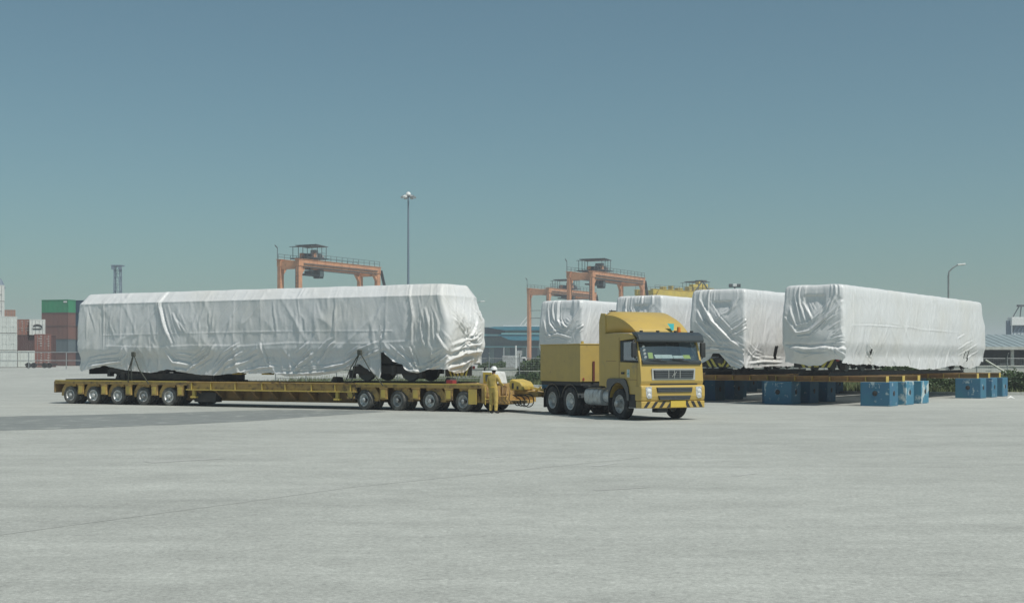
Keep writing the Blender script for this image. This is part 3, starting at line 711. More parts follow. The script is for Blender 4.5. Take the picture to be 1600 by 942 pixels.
F(s((1330,508),(1360,508),(1420,512)), 0.03, 0.05, ends=(0.5,0)); F(s((1352,522),(1357,548),(1366,560)), 0.10, 0.10); F(s((1376,522),(1379,545)), 0.07, 0.08); F(s((1366,525),(1368,556)), 0.08, 0.09); F(s((1390,505),(1440,515),(1500,520)), 0.03, 0.04, ends=(0,0), asym=0)
for q in (((1496,548),(1510,537),(1520,532)),((1500,556),(1516,545),(1528,536)),((1508,568),(1520,555),(1530,548)),((1495,530),(1508,522))): F(s(*q), 0.035, 0.07)
we = e((1248,461),(1287,500))
wd = window_dent(we[0][0], we[1][0], we[1][1], we[0][1])
def exE(D, P, Z):
    wd(D, P, Z)
    D += 0.27*sstep((P+WE-0.1)/0.5)*sstep((0.25-P)/0.5)*sstep((1.16+0.03*np.sin(P*5)-Z)/0.11)*sstep((Z-0.30)/0.5)
    D += 0.10*np.exp(-((P+0.9)/0.9)**2-((Z-1.5)/0.5)**2)
sl = s((1361,556),(1368,546)); sl2 = s((1513,565),(1518,548))
slE = [(sl[0][0], sl[0][0]+0.22, sl[0][1], sl[1][1], 0.4), (sl2[0][0], sl2[0][0]+0.20, sl2[0][1], sl2[1][1], 0.3), (sl2[0][0]-0.55, sl2[0][0]-0.43, sl2[0][1]+0.15, sl2[1][1]-0.05, 0.3)]
wrapped_car('wrapped_rail_car', 'largest white-wrapped rail car on blocks, rightmost in the photo', O, angE, ZE, LE+0.6, WE, hemE, fl, 11, exE, endlean=(0.12,0.5), tuck=0.14, nfold=55, slots=slE)
# D
O = CARS['D']; s, e = helpers(O); fl = []
hemD = [(-WE-0.6,0.45)] + e((1086,570),(1094,566),(1103,561),(1110,552),(1120,552),(1128,562),(1138,572),(1152,577)) + [(0.0,0.42)] + s((1170,575),(1185,574),(1205,573),(1228,573)) + [(10,0.4),(LE,0.42),(LE+WE+1,0.5)]
F(e((1087,468),(1109,501),(1138,531),(1160,549)), 0.15, 0.10, ends=(0.5,0.6)); F(e((1083,501),(1098,518),(1114,534),(1126,546)), 0.12, 0.09); F(e((1102,458),(1103,490),(1110,500)), 0.10, 0.07, ends=(0.6,0)); F(e((1084,484),(1094,500),(1104,512)), 0.10, 0.08)
F(e((1128,488),(1112,502)), 0.07, 0.06); F(e((1134,519),(1150,510),(1162,500)), 0.09, 0.07, ends=(0,0.7)); F(e((1132,527),(1150,520),(1163,512)), 0.09, 0.06, ends=(0,0.7)); F(e((1150,465),(1140,482),(1128,492)), 0.09, 0.08); F(e((1085,521),(1095,540)), 0.08, 0.07); F(e((1104,529),(1116,541)), 0.08, 0.06)
F(e((1088,546),(1110,545),(1140,548),(1160,555)), 0.16, 0.11, ends=(0.8,0.5)); F(e((1120,552),(1134,560),(1156,573)), 0.12, 0.08); F(e((1136,553),(1150,562),(1160,570)), 0.10, 0.07)
F(s((1166,500),(1171,530),(1168,556)), 0.08, 0.09); F(s((1168,545),(1180,558),(1195,562)), 0.09, 0.08); F(s((1185,538),(1178,556)), 0.07, 0.07); F(s((1172,568),(1195,565),(1228,566)), 0.12, 0.09)
we = e((1107,470),(1140,500)); wdD = window_dent(we[0][0], we[1][0], we[1][1], we[0][1])
sq = s((1211,562),(1209,541)); slD = [(sq[0][0], sq[0][0]+0.42, sq[0][1], sq[1][1], -0.05)]
wrapped_car('wrapped_rail_car', 'white-wrapped rail car on blocks with a diagonal fold across its end, beside the rightmost one', O, angE, ZE, LE, WE, hemD, fl, 23, wdD, tuck=0.14, nfold=55, slots=slD)
# C and B
for key, lab, seed, wx, pn in (('C','white-wrapped rail car directly behind the truck cab, second from left on the blocks',37,((984,476),(1012,500)),((968,470),(980,490),(990,530))),
                     ('B','white-wrapped rail car above the truck ballast box, leftmost of those on blocks',41,((866,481),(894,510)),((850,500),(862,520),(880,528)))):
    O = CARS[key]; s, e = helpers(O); fl = []
    hemC = [(-WE-0.6,0.5),(-WE,0.45),(-1.6,0.6),(0,0.42),(3,0.38),(9,0.45),(LE,0.42),(LE+WE+1,0.5)]
    if key == 'B':
        for q in (((850,478),(856,505),(868,520),(885,525)),((846,500),(852,518),(862,530)),((866,478),(868,500),(878,515)),((905,478),(893,500),(880,520)),((850,525),(870,522),(890,528)),((872,502),(884,512)),((900,515),(912,505)),((858,480),(862,500))): F(e(*q), 0.12, 0.09)
        F(s((925,480),(918,510),(914,530)), 0.08, 0.09); F(s((940,478),(936,500)), 0.05, 0.07)
    else:
        for q in (((972,466),(974,490)),((1004,466),(994,485)),((1020,470),(1000,500)),((970,480),(985,510))): F(e(*q), 0.10, 0.08)
        F(s((1040,475),(1043,500)), 0.05, 0.06); F(s((1060,470),(1064,520)), 0.05, 0.06)
    a, b = e(*wx)
    wrapped_car('wrapped_rail_car', lab, O, angE, ZE, LE, WE, hemC, fl, seed, window_dent(a[0], b[0], b[1], a[1]), tuck=0.14, nfold=60)

# ---------------------------------------------------------------- blue blocks and bearers under the cars at right
blk = MB().box(0,1.1,0,1.3,0,1.03).mesh('block_body')
sock = MB().lathe([(0.0,-0.012),(0.075,-0.012),(0.085,-0.004),(0.115,-0.006),(0.115,0.004)], 16).mesh('lifting_socket', 40)
stn = {'a': text_mesh('NCT', 0.26), 'b': text_mesh('8', 0.2)}
ordw = ['first', 'second', 'third']
carname = {'E': 'rightmost wrapped car', 'D': 'wrapped car beside the rightmost one', 'C': 'wrapped car behind the truck cab', 'B': 'wrapped car above the truck box'}
short = {'E': 'the rightmost wrapped car', 'D': 'wrapped car beside the rightmost', 'C': 'wrapped car behind truck cab', 'B': 'wrapped car above truck box'}
# blocks carry a unique wear: pale ones as in the photograph
worn = {('E','near',1,'right'),('E','near',2,'right')}
def to_w(O, x, y): return (O[0]+EE[0]*x+NE[0]*y, O[1]+EE[1]*x+NE[1]*y)
for key in 'EDCB':
    O = CARS[key]; full = key in 'EDC'
    groups = {'near': [0.9,3.1,5.3], 'far': [15.2,17.4,19.6]} if full else {'near': [2.6], 'far': [18.6]}
    for gname, xs_ in groups.items():
        for i, x0 in enumerate(xs_):
            o_ = ordw[i]; where = 'front' if gname == 'near' else 'rear'
            for side, y0 in (('right',-1.72),('left',3.0 if key != 'E' else 2.75)):
                if not full or key == 'E': xx = x0
                else: xx = x0
                c = to_w(O, xx, y0)
                worn_ = (key,gname,i,side) in worn
                m = M['block_pale'] if worn_ else (M['block'] if (side == 'right' and key == 'E') or (key == 'E' and i == 0) else M['block_shaded'])
                lab = ('stencilled blue block, ' if i == 0 and key in 'ED' else 'pale worn blue block, ' if worn_ else 'blue block, ')+f'{o_} of {side} row under {where} of {short[key]}'
                t = thing('support_block', lab, 'block', (c[0],c[1],0), angE, 'blue support blocks')
                link('block_body', blk, m, t, bevel=0.02)
                k = link('lifting_socket', sock, M['yblack'], t, (0.55,-0.004,0.55)); 
                k = link('lifting_socket', sock, M['yblack'], t, (-0.004,0.65,0.55), -math.pi/2)
                if i == 0 and key in 'ED':
                    st = link('stencil', stn['a'], M['stencil'], t, (-0.006,0.65,0.86)); st.rotation_euler = (R(90),0,-math.pi/2)
                    st = link('stencil', stn['b'], M['stencil'], t, (-0.006,0.62,0.24)); st.rotation_euler = (R(90),0,-math.pi/2)
            # bearer across the two blocks
            c = to_w(O, x0+0.38, 0)
            t = thing('steel_bearer', f'brown steel bearer with yellow ends, {o_} under {where} of {short[key]}', 'bearer', (c[0],c[1],1.03), angE, 'bearer beams')
            y0b, y1b = -1.42, (3.9 if key != 'E' else 3.65)
            mb = MB().box(0,0.34,y0b,y1b,0.0,0.035).box(0,0.34,y0b,y1b,0.225,0.26).box(0.15,0.19,y0b+0.01,y1b-0.01,0.036,0.224)
            part('flanges', mb, M['bearer'], t)
            for yy in np.linspace(y0b+0.9, y1b-0.9, 5): part('stiffener', MB().box(0.02,0.148,yy,yy+0.03,0.037,0.223), M['bearer_end'], t)
            part('end_plate', MB().box(-0.004,0.344,y0b-0.02,y0b-0.002,-0.0,0.262), M['bearer_end'], t)
            part('end_plate', MB().box(-0.004,0.344,y1b+0.002,y1b+0.02,-0.0,0.262), M['bearer_end'], t)
    # running rails on the bearers
    for y in (0.68, WE-0.76):
        c = to_w(O, 0.3, y); mb = MB().box(0,LE-1.6,0.0,0.14,0,0.025).box(0,LE-1.6,0.055,0.085,0.026,0.11).box(0,LE-1.6,0.03,0.11,0.111,0.145)
        r_ = part('running_rail', mb, M['dark'], loc=(c[0],c[1],1.293), rz=angE)
        tag(r_, f'{"right" if y < 1 else "left"} dark steel rail on bearers under the {carname[key]}', 'rail', 'running rails under the cars')
sw = part('scrap_sheet', MB().add([(0,0,0.02),(0.5,0.1,0.14),(0.9,-0.05,0.02),(0.3,0.5,0.1),(0.75,0.45,0.2),(1.1,0.4,0.02),(0.5,0.25,0.26)],[(0,1,6),(1,2,6),(2,5,4,6),(4,3,6),(3,0,6)]), M['rubber_white'], loc=(*px(1573,623),0.0)); sw.scale = (0.45,0.45,0.6)
tag(sw, 'crumpled white scrap of sheet on the ground beside the last blue blocks', 'scrap')

# ---------------------------------------------------------------- modular trailer
def su(x): return on_plane(OA, UA, x)
tr = thing('modular_trailer', 'long yellow multi-axle heavy-haul trailer carrying the wrapped rail car', 'trailer', (OA[0],OA[1],0), angA)
TW = 3.0; DZ = 1.07
rear = [su(x) for x in (108,144,182,222,262)]; frontx = [su(x) for x in (570,622,673,725)]
xr0, xr1 = su(86), su(292); xf0, xf1 = su(556), su(752)
for (a, b) in ((xr0,xr1),(xf0,xf1)):
    part('deck', MB().box(a,b,0.0,0.18,0.90,DZ).box(a,b,TW-0.18,TW,0.90,DZ).box(a,b,0.181,TW-0.181,0.96,DZ-0.012), M['trailer'], tr, bevel=0.012)
    part('deck_edge', MB().box(a+0.02,b-0.02,-0.022,-0.002,1.035,DZ+0.012), M['trailer_bright'], tr)
    part('spine', MB().box(a+0.1,b-0.1,1.15,1.85,0.45,0.955), M['trailer_web'], tr, bevel=0.02)
tyre_t = tyre_mesh(0.40,0.23,0.24); rim_t = rim_mesh(0.24,0.23,0.10,0.13,0.075)
def bogie(x, flip, steer):
    s = -1 if flip else 1
    # bracket on the deck edge and swing arm of the suspension
    for y in (0.0, TW-0.1):
        bx = x+s*0.70
        bk = part('bracket', MB().box(bx-0.17,bx+0.17,y+0.0,y+0.10,0.44,0.898).box(bx-0.19,bx+0.19,y-0.012 if y == 0 else y+0.004,y+0.09,0.86,0.896), M['trailer'], tr, bevel=0.01)
        if y == 0: part('bracket_plate', MB().box(bx-0.10,bx+0.10,-0.015,-0.003,0.5,0.82), M['trailer_bright'], bk)
    for y in (0.43, TW-0.43):
        q = [(x-s*0.62,0.36),(x-s*0.60,0.62),(x-s*0.42,0.88),(x-s*0.30,0.955),(x+s*0.30,0.955),(x+s*0.28,0.80),(x-s*0.10,0.74),(x-s*0.34,0.58),(x-s*0.44,0.36)]
        part('suspension_arm', MB().prism(q,'y',y-0.30,y+0.30).cyl((x-s*0.5,y-0.28,0.42),(x,y-0.0,0.42),0.07,8), M['trailer'], tr, bevel=0.02)
        part('axle', MB().cyl((x,y-0.40,0.40),(x,y+0.40,0.40),0.07,10), M['dark'], tr, smooth=50)
        for dy, fl_ in ((-0.27,0),(0.27,math.pi)):
            w = link('wheel', tyre_t, M['dust_tyre'], tr, (x-dy*math.sin(steer), y+dy*math.cos(steer), 0.40), steer+fl_); w.rotation_euler[1] = random.uniform(0,6.28)
            link('rim', rim_t, M['rim'], w)
for x in rear: bogie(x, False, R(2))
for x in frontx: bogie(x, True, R(-13))
# drop spine between the two bogies
a, b = xr1+0.002, xf0-0.002
part('side_beam', MB().box(a,b,0.02,0.06,0.74,1.02), M['trailer'], tr)
part('side_beam', MB().box(a,b,TW-0.06,TW-0.02,0.74,1.02), M['trailer'], tr)
part('top_flange', MB().box(a,b,-0.06,0.16,1.022,DZ-0.004).box(a,b,TW-0.16,TW+0.06,1.022,DZ-0.004), M['trailer'], tr, bevel=0.005)
part('bottom_flange', MB().box(a,b,-0.07,0.12,0.69,0.738).box(a,b,TW-0.12,TW+0.07,0.69,0.738), M['trailer_bright'], tr, bevel=0.005)
for x in (300,330,368,410,446,487,524,548):
    sx = su(x); part('stiffener', MB().prism([(0.018,0.742),(-0.055,0.742),(-0.05,1.018),(0.018,1.018)],'x',sx-0.02,sx+0.02), M['trailer_bright'], tr)
part('centre_girder', MB().box(a-0.6,b+0.6,0.75,0.80,0.30,0.96).box(a-0.6,b+0.6,2.2,2.25,0.30,0.96).box(a-0.6,b+0.6,0.65,0.95,0.24,0.298).box(a-0.6,b+0.6,2.05,2.35,0.24,0.298), M['trailer_web'], tr)
for i in range(9):
    sx = a+0.5+(b-a-1.0)*i/8
    part('cross_beam', MB().prism([(0.08,0.70),(0.08,0.95),(0.745,0.95),(0.745,0.32),(0.62,0.32)],'x',sx-0.05,sx+0.05), M['trailer_web'], tr)
    part('cross_member', MB().box(sx-0.06,sx+0.06,0.81,2.19,0.6,0.94), M['trailer_web'], tr)
for x in (302,526):
    sx = su(x); part('jack', MB().box(sx-0.07,sx+0.07,0.0,0.12,0.44,0.686).box(sx-0.14,sx+0.14,-0.04,0.16,0.36,0.438), M['trailer_bright'], tr, bevel=0.01)
part('spare_box', MB().box(su(296),su(330),0.3,0.7,0.18,0.60), M['dark'], tr, bevel=0.02)
part('valve_gear', MB().box(su(546),su(555),0.04,0.3,0.42,0.9).tube([(su(545),0.1,0.85),(su(541),0.02,0.6),(su(548),0.02,0.42)],0.025,6).tube([(su(549),0.0,0.8),(su(553),-0.02,0.55),(su(549),0.0,0.38)],0.02,6), M['dark'], tr, smooth=50)
part('rear_bumper', MB().box(xr0-0.10,xr0-0.003,0.02,TW-0.02,0.50,1.03), M['trailer_web'], tr, bevel=0.03)
part('timber_mat', MB().box(xr0+0.3,xr0+1.7,0.35,2.6,DZ,DZ+0.05), M['dark'], tr)
part('timber_mat', MB().box(su(150),su(162),0.35,2.6,DZ,DZ+0.05), M['dark'], tr)
for y in (0.72,2.18):
    part('deck_rail', MB().box(su(170),su(335),y-0.05,y+0.05,DZ,DZ+0.058), M['dark'], tr); part('deck_rail', MB().box(su(505),su(700),y-0.05,y+0.05,DZ,DZ+0.058), M['dark'], tr)
for x in (172,321,512,690):
    sx = su(x); part('wheel_chock', MB().prism([(sx-0.18,DZ),(sx+0.18,DZ),(sx+0.1,DZ+0.22),(sx-0.05,DZ+0.24)],'y',0.45,0.9), M['dark'], tr)
for xa_, xb_ in ((352,367),(398,411)): part('yellow_bracket', MB().box(su(xa_),su(xb_),0.45,0.75,DZ+0.30,DZ+0.36).box(su(xa_)+0.1,su(xb_)-0.1,0.5,0.7,DZ+0.361,DZ+0.75), M['trailer_bright'], carA, loc=(-A0,0,-ZA))
part('transport_cradle', MB().box(su(177),su(324),0.42,2.5,DZ+0.06,DZ+0.34).box(su(180),su(186),0.36,2.56,DZ,DZ+0.42).box(su(318),su(322),0.36,2.56,DZ,DZ+0.30), M['dark'], tr, bevel=0.02)
part('red_case', MB().box(su(694),su(704),0.15,0.45,DZ,DZ+0.14), M['red'], tr, bevel=0.01)
# front frame, power pack, tank and drawbar
hx = xf1+0.002
part('head_frame', MB().box(hx,hx+0.12,0.0,TW,0.35,DZ).box(hx+0.122,hx+0.95,0.25,0.42,0.35,0.62).box(hx+0.122,hx+0.95,2.55,2.72,0.35,0.62).box(hx+0.122,hx+0.9,0.421,2.549,0.30,0.42).box(hx+0.45,hx+0.62,0.2,0.40,0.621,1.0), M['trailer'], tr, bevel=0.015)
part('step_plate', MB().box(hx-0.55,hx-0.2,-0.04,-0.004,0.30,0.88), M['trailer_bright'], tr)
mh = MB()
for i in range(7):
    x0 = hx+0.2+0.16*i; mh.tube([(x0,0.1+0.05*(i%3),0.95-0.05*(i%2)),(x0+0.1,-0.05,0.75-0.06*(i%3)),(x0+0.02,0.02,0.52),(x0+0.12,0.12,0.35)],0.022,6)
part('hydraulic_hoses', mh, M['trailer_web'], tr, smooth=60)
mh = MB()
for i in range(4):
    cx_h, cz_h, rr_h = su(790+6*i), 0.40+0.02*i, 0.15+0.035*i
    mh.tube([(cx_h-0.2,0.95,0.66)]+[(cx_h+rr_h*math.cos(R(80-25*k)),0.9-0.02*i+0.01*k,cz_h+rr_h*math.sin(R(80-25*k))) for k in range(11)],0.02,6)
part('hanging_hoses', mh, M['hose'], tr, smooth=60)
pk = part('power_pack', MB().prism([(su(738),DZ+0.01),(su(764),DZ+0.01),(su(760),DZ+0.46),(su(742),DZ+0.50)],'y',0.5,1.5), M['white'], tr, bevel=0.03)
px0, px1 = su(746), su(761)
part('panel_frame', MB().prism([(px0,DZ+0.02),(px1,DZ+0.02),(px1-0.08,DZ+0.44),(px0-0.02,DZ+0.44)],'y',0.46,0.497), M['plate'], pk)
part('grille', MB().prism([(px0+0.11,DZ+0.10),(px1-0.12,DZ+0.10),(px1-0.16,DZ+0.36),(px0+0.09,DZ+0.36)],'y',0.44,0.458), M['grille'], pk)
part('exhaust', MB().tube([(su(742),0.75,DZ+0.45),(su(742),0.75,DZ+0.6),(su(746),0.72,DZ+0.66)],0.035,8), M['dark'], tr, smooth=50)
h0, h1 = su(784), su(806)
tk = [(h0,0.92),(h0+0.02,1.20),(h0+0.12,1.27),(h1-0.12,1.16),(h1,1.02),(h1,0.84),(h0+0.05,0.84)]
part('engine_cover', MB().prism(tk,'y',0.55,1.5), M['trailer_bright'], tr, bevel=0.05, seg=3)
part('cover_latch', MB().box(h0+0.15,h0+0.22,0.52,0.548,0.9,1.12), M['dark'], tr); part('cover_latch', MB().box(h1-0.25,h1-0.18,0.52,0.548,0.88,1.0), M['dark'], tr)
part('valve_bank', MB().box(hx+0.3,hx+0.62,0.5,0.9,0.63,0.98).cyl((hx+0.36,0.5,0.98),(hx+0.36,0.5,1.12),0.03,8).cyl((hx+0.48,0.52,0.98),(hx+0.48,0.52,1.16),0.025,8).box(hx+0.2,hx+0.9,0.44,0.5,0.64,0.70), M['trailer_web'], tr)
part('side_ladder', MB().cyl((hx+0.18,-0.02,0.3),(hx+0.18,-0.02,1.02),0.025,6).cyl((hx+0.5,-0.02,0.3),(hx+0.5,-0.02,1.02),0.025,6).cyl((hx+0.18,-0.02,0.5),(hx+0.5,-0.02,0.5),0.02,6).cyl((hx+0.18,-0.02,0.78),(hx+0.5,-0.02,0.78),0.02,6), M['trailer_bright'], tr, smooth=50)
part('neck', MB().prism([(hx+0.9,0.60),(hx+0.9,0.835),(h1-0.1,0.83),(h1+0.45,0.76),(h1+0.45,0.58)],'y',0.95,2.0), M['trailer'], tr, bevel=0.02)
# drawbar to the truck's rear coupling
TF = (5.32,44.52); TY = (-0.452,0.892); TX = (0.892,0.452)               # truck: front centre, backwards, to its left-hand side
def tw(x, y): return (TF[0]+TX[0]*x+TY[0]*y, TF[1]+TX[1]*x+TY[1]*y)
def w2t(X, Y):
    dx, dy = X-OA[0], Y-OA[1]; return (dx*UA[0]+dy*UA[1], dx*NA[0]+dy*NA[1])
hit = w2t(*tw(0.0,7.28))
part('drawbar', MB().beam((h1+0.4,1.475,0.66),(hit[0],hit[1],0.72),0.24,0.2).cyl((hit[0],hit[1],0.60),(hit[0],hit[1],0.84),0.09,10), M['trailer'], tr, bevel=0.02)
part('drawbar_strut', MB().beam((h1-0.1,1.2,0.96),(h1+0.7,1.4,0.79),0.1,0.08).beam((h1+0.15,1.3,0.78),(h1+0.4,1.3,0.96),0.06,0.06), M['trailer_bright'], tr)
part('air_line', MB().tube([(hx+1.6,1.4,0.84),(hx+2.3,1.42,0.96),(hx+2.9,1.46,0.74),(hit[0]-0.3,hit[1],0.55),(hit[0]+0.25,hit[1]-0.1,0.86)],0.018,6), M['hose'], tr, smooth=60)
def strap(label, xa, ya, ends, r=0.03):
    s0, z0_ = on_plane(OCA, UA, xa, ya); s0 += A0
    t = thing('lashing_strap', label, 'strap', (OA[0],OA[1],0), angA, 'lashing straps on the trailer load')
    for x, z in ends:
        sx = su(x); mid = ((s0+sx)/2, -0.24, (z0_+z)/2-0.03)
        part('strap_leg', MB().tube([(s0,-0.17,z0_),mid,(sx,-0.07,z)],r,6), M['strap'], t, smooth=60)
    part('hook', MB().box(s0-0.1,s0+0.1,-0.24,-0.12,z0_-0.12,z0_+0.10), M['strap'], t, bevel=0.04)
strap('dark chain lashing in a V near the rear of the wrapped car on the trailer', 213, 553, ((202,1.0),(208,1.1),(234,0.95)), 0.026)
strap('pair of dark lashing straps near the front bogie of the wrapped car on the trailer', 566, 550, ((541,1.12),(551,1.1),(600,0.98)), 0.022)

# ---------------------------------------------------------------- truck (local: x across, y backwards from the bumper)
angT = math.atan2(TX[1], TX[0])
tk_ = thing('ballast_truck', 'yellow three-axle tractor truck with ballast box and roof spoiler', 'truck', (TF[0],TF[1],0), angT)
hw = 1.23
prof = [(0.10,1.02),(0.03,1.20),(0.0,1.30),(0.03,1.60),(0.07,1.90),(1.34,1.93),(1.34,2.64),(0.36,2.70),(0.50,2.82),(0.80,2.88),(2.30,2.90),(2.30,1.06),(1.95,1.06)]
for k in range(9):
    g = R(8+164*k/8); prof.append((1.40+0.62*math.cos(g), 0.62+0.66*math.sin(g)))
prof += [(0.78,0.86),(0.12,0.86)]
cab = part('cab', MB().prism(prof,'x',-hw,hw), M['truck'], tk_, bevel=0.045, seg=3)
# window surround: pillars beside the opening
for s in (-1,1):
    x0, x1 = sorted((s*(hw-0.09), s*(hw-0.012)))
    part('pillar', MB().prism([(0.075,1.90),(0.19,1.90),(0.47,2.68),(0.36,2.69)],'x',x0,x1), M['truck'], cab, bevel=0.015)
    part('window_frame', MB().prism([(0.20,1.925),(1.32,1.935),(1.32,1.985),(0.225,1.975)],'x',x0,x1).prism([(1.27,1.986),(1.32,1.986),(1.32,2.635),(1.27,2.635)],'x',x0,x1).prism([(0.46,2.60),(1.269,2.59),(1.269,2.635),(0.475,2.645)],'x',x0,x1), M['black'], cab)
    xg = s*(hw-0.05)
    part('side_window', MB().prism([(0.235,1.98),(1.265,1.99),(1.265,2.588),(0.455,2.598)],'x',xg-0.003,xg+0.003), M['glass'], cab)
# windscreen, raked and slightly bowed
mw = MB(); nseg = 10; ws = []
for zt, (yy, zz) in enumerate(((0.095,1.985),(0.355,2.66))):
    for i in range(nseg+1):
        u = -1+2*i/nseg; ws.append((u*(hw-0.10), yy-0.07+0.07*u*u, zz))
mw.add(ws, [(i,i+1,i+nseg+2,i+nseg+1) for i in range(nseg)])
part('windscreen', mw, M['glass'], cab, smooth=60)
part('scuttle', MB().prism([(0.02,1.84),(-0.012,1.93),(0.07,1.99),(0.30,1.99),(0.30,1.945),(0.09,1.94)],'x',-hw+0.07,hw-0.07), M['visor'], cab, bevel=0.01)
part('header', MB().prism([(0.30,2.60),(0.33,2.66),(0.40,2.66),(0.38,2.60)],'x',-hw+0.1,hw-0.1), M['lime'], cab)
part('cab_liner', MB().box(-hw+0.02,hw-0.02,1.20,1.335,1.94,2.63).box(-hw+0.1,hw-0.1,0.32,0.75,1.935,2.02), M['interior'], cab, bevel=0.02)
for x in (-0.62,0.62): part('seat', MB().box(x-0.26,x+0.26,1.0,1.16,1.94,2.38).box(x-0.14,x+0.14,1.02,1.14,2.39,2.58), M['seat'], cab, bevel=0.05)
part('steering_wheel', MB().lathe([(0.19,-0.015),(0.215,0),(0.19,0.015),(0.175,0),(0.19,-0.015)],20,(-0.62,0.72,2.14)), M['black'], cab, smooth=60)
part('dash_papers', MB().prism([(0.10,2.05),(0.20,2.17),(0.205,2.165),(0.11,2.045)],'x',-0.60,0.10).prism([(0.10,2.05),(0.18,2.14),(0.185,2.135),(0.11,2.045)],'x',0.12,0.52), M['paper'], cab)
part('dash_card', MB().prism([(0.11,2.04),(0.18,2.24),(0.185,2.235),(0.12,2.035)],'x',-0.86,-0.68).prism([(0.10,2.04),(0.19,2.16),(0.195,2.155),(0.11,2.035)],'x',0.53,0.80), M['lime'], cab)
mb = MB()
for i in range(4):
    z = 2.08+0.115*i; y = 0.075+(z-1.985)*0.385; mb.cyl((-0.985,y+0.0,z),(-0.985,y+0.006,z+0.002),0.052,12)
part('tax_stickers', mb, M['white'], cab)
part('sun_blind', MB().prism([(0.34,2.14),(0.52,2.58),(0.53,2.575),(0.35,2.135)],'x',0.58,1.05), M['bluegrey'], cab)
vz = [(0.30,2.60),(0.05,2.58),(0.02,2.64),(0.10,2.82),(0.30,2.92),(0.52,2.92),(0.48,2.84),(0.30,2.80),(0.16,2.70)]
part('sun_visor', MB().prism(vz,'x',-hw-0.06,hw+0.06), M['visor'], cab, bevel=0.035, seg=3)
for x in (-1.0,-0.35,0.35,1.0): part('visor_bracket', MB().box(x-0.03,x+0.03,0.30,0.42,2.905,2.97), M['black'], cab)
for x in (-0.55,0.35):
    part('wiper', MB().tube([(x+0.32,0.0,1.93),(x+0.05,-0.03,1.985),(x-0.35,0.01,2.03)],0.012,6).tube([(x-0.42,0.03,2.02),(x+0.1,-0.02,2.02)],0.014,6), M['black'], cab, smooth=60)
# front panels
def louvre(name, x0, x1, z0, z1, y, slope=0.06, frame=True, bars=4):
    fr = None
    if frame: fr = part('grille_frame', MB().prism([(x0-0.06,z1+0.05),(x1+0.06,z1+0.05),(x1+0.06-slope*0.4,z0-0.05),(x0-0.06+slope*0.4,z0-0.05)],'y',y-0.012,y+0.03), M['grille_frame'], cab, bevel=0.008)
    g = part(name, MB().prism([(x0,z1),(x1,z1),(x1-slope,z0),(x0+slope,z0)],'y',y-0.02,y+0.02), M['black'], fr or cab)
    mb = MB(); h = (z1-z0)/bars
    for i in range(bars):
        zc = z0+h*(i+0.5); t = slope*(1-(zc-z0)/(z1-z0)); mb.box(x0+t+0.02,x1-t-0.02,y-0.045,y-0.022,zc-h*0.3,zc+h*0.3)
    if fr: b = part('grille_bars', mb, M['grille'], fr)
    else: b = part('grille_bars', mb, M['grille'], g)
    mb = MB()
    for k in (0.36,0.5,0.64): xx = x0+(x1-x0)*k; mb.box(xx-0.008,xx+0.008,y-0.055,y-0.047,z0+0.01,z1-0.01)
    tag(part('grille_uprights', mb, M['grille_frame'], fr or g), kind='stuff')
    return fr or g
g1 = louvre('upper_grille', -0.76, 0.84, 1.38, 1.66, 0.0, 0.03)
part('grille_badge', MB().beam((-0.06,-0.062,1.44),(0.12,-0.062,1.60),0.008,0.012).lathe([(0.024,-0.008),(0.036,-0.008),(0.036,0.004),(0.024,0.004)],14,(0.03,-0.064,1.515)), M['grille_frame'], g1)
part('gap_line', MB().box(-0.86,0.98,-0.012,0.05,1.175,1.215), M['yblack'], cab)
bm_prof = [(-0.03,0.64),(-0.07,0.80),(-0.07,1.05),(-0.04,1.165),(0.35,1.165),(0.35,0.64)]
bump = part('bumper', MB().prism(bm_prof,'x',-hw-0.03,hw+0.03), M['truck'], tk_, bevel=0.05, seg=3)
def louvre_b(x0, x1, z0, z1, y, slope):
    g = part('lower_grille', MB().prism([(x0,z1),(x1,z1),(x1-slope,z0),(x0+slope,z0)],'y',y-0.012,y+0.02), M['black'], bump)
    mb = MB(); h = (z1-z0)/3
    for i in range(3):
        zc = z0+h*(i+0.5); t = slope*(1-(zc-z0)/(z1-z0)); mb.box(x0+t+0.02,x1-t-0.02,y-0.03,y-0.014,zc-h*0.28,zc+h*0.28)
    for k in (0.36,0.5,0.64): xx = x0+(x1-x0)*k; mb.box(xx-0.008,xx+0.008,y-0.036,y-0.031,z0+0.01,z1-0.01)
    part('grille_bars', mb, M['grille'], g)
louvre_b(-0.68,0.74,0.93,1.09,-0.075,0.03); louvre_b(-0.62,0.68,0.68,0.82,-0.075,0.06)
for s in (-1,1):
    xx = s*0.985
    hl = part('headlight', MB().prism([(xx-0.12,1.10),(xx+0.12,1.12),(xx+0.13,0.74),(xx-0.02,0.72),(xx-0.09,0.80)],'y',-0.082,-0.03), M['lamp'], bump, bevel=0.015)
    part('reflector', MB().lathe([(0.0,-0.012),(0.055,-0.01),(0.075,0.0)],16,(xx+0.02,-0.086,0.98)).lathe([(0.0,-0.012),(0.045,-0.01),(0.06,0.0)],16,(xx+0.02,-0.086,0.84)), M['white'], hl, smooth=50)
st = part('striped_valance', MB().box(-hw-0.02,hw+0.02,-0.05,0.30,0.41,0.638), M['truck'], bump, bevel=0.02)
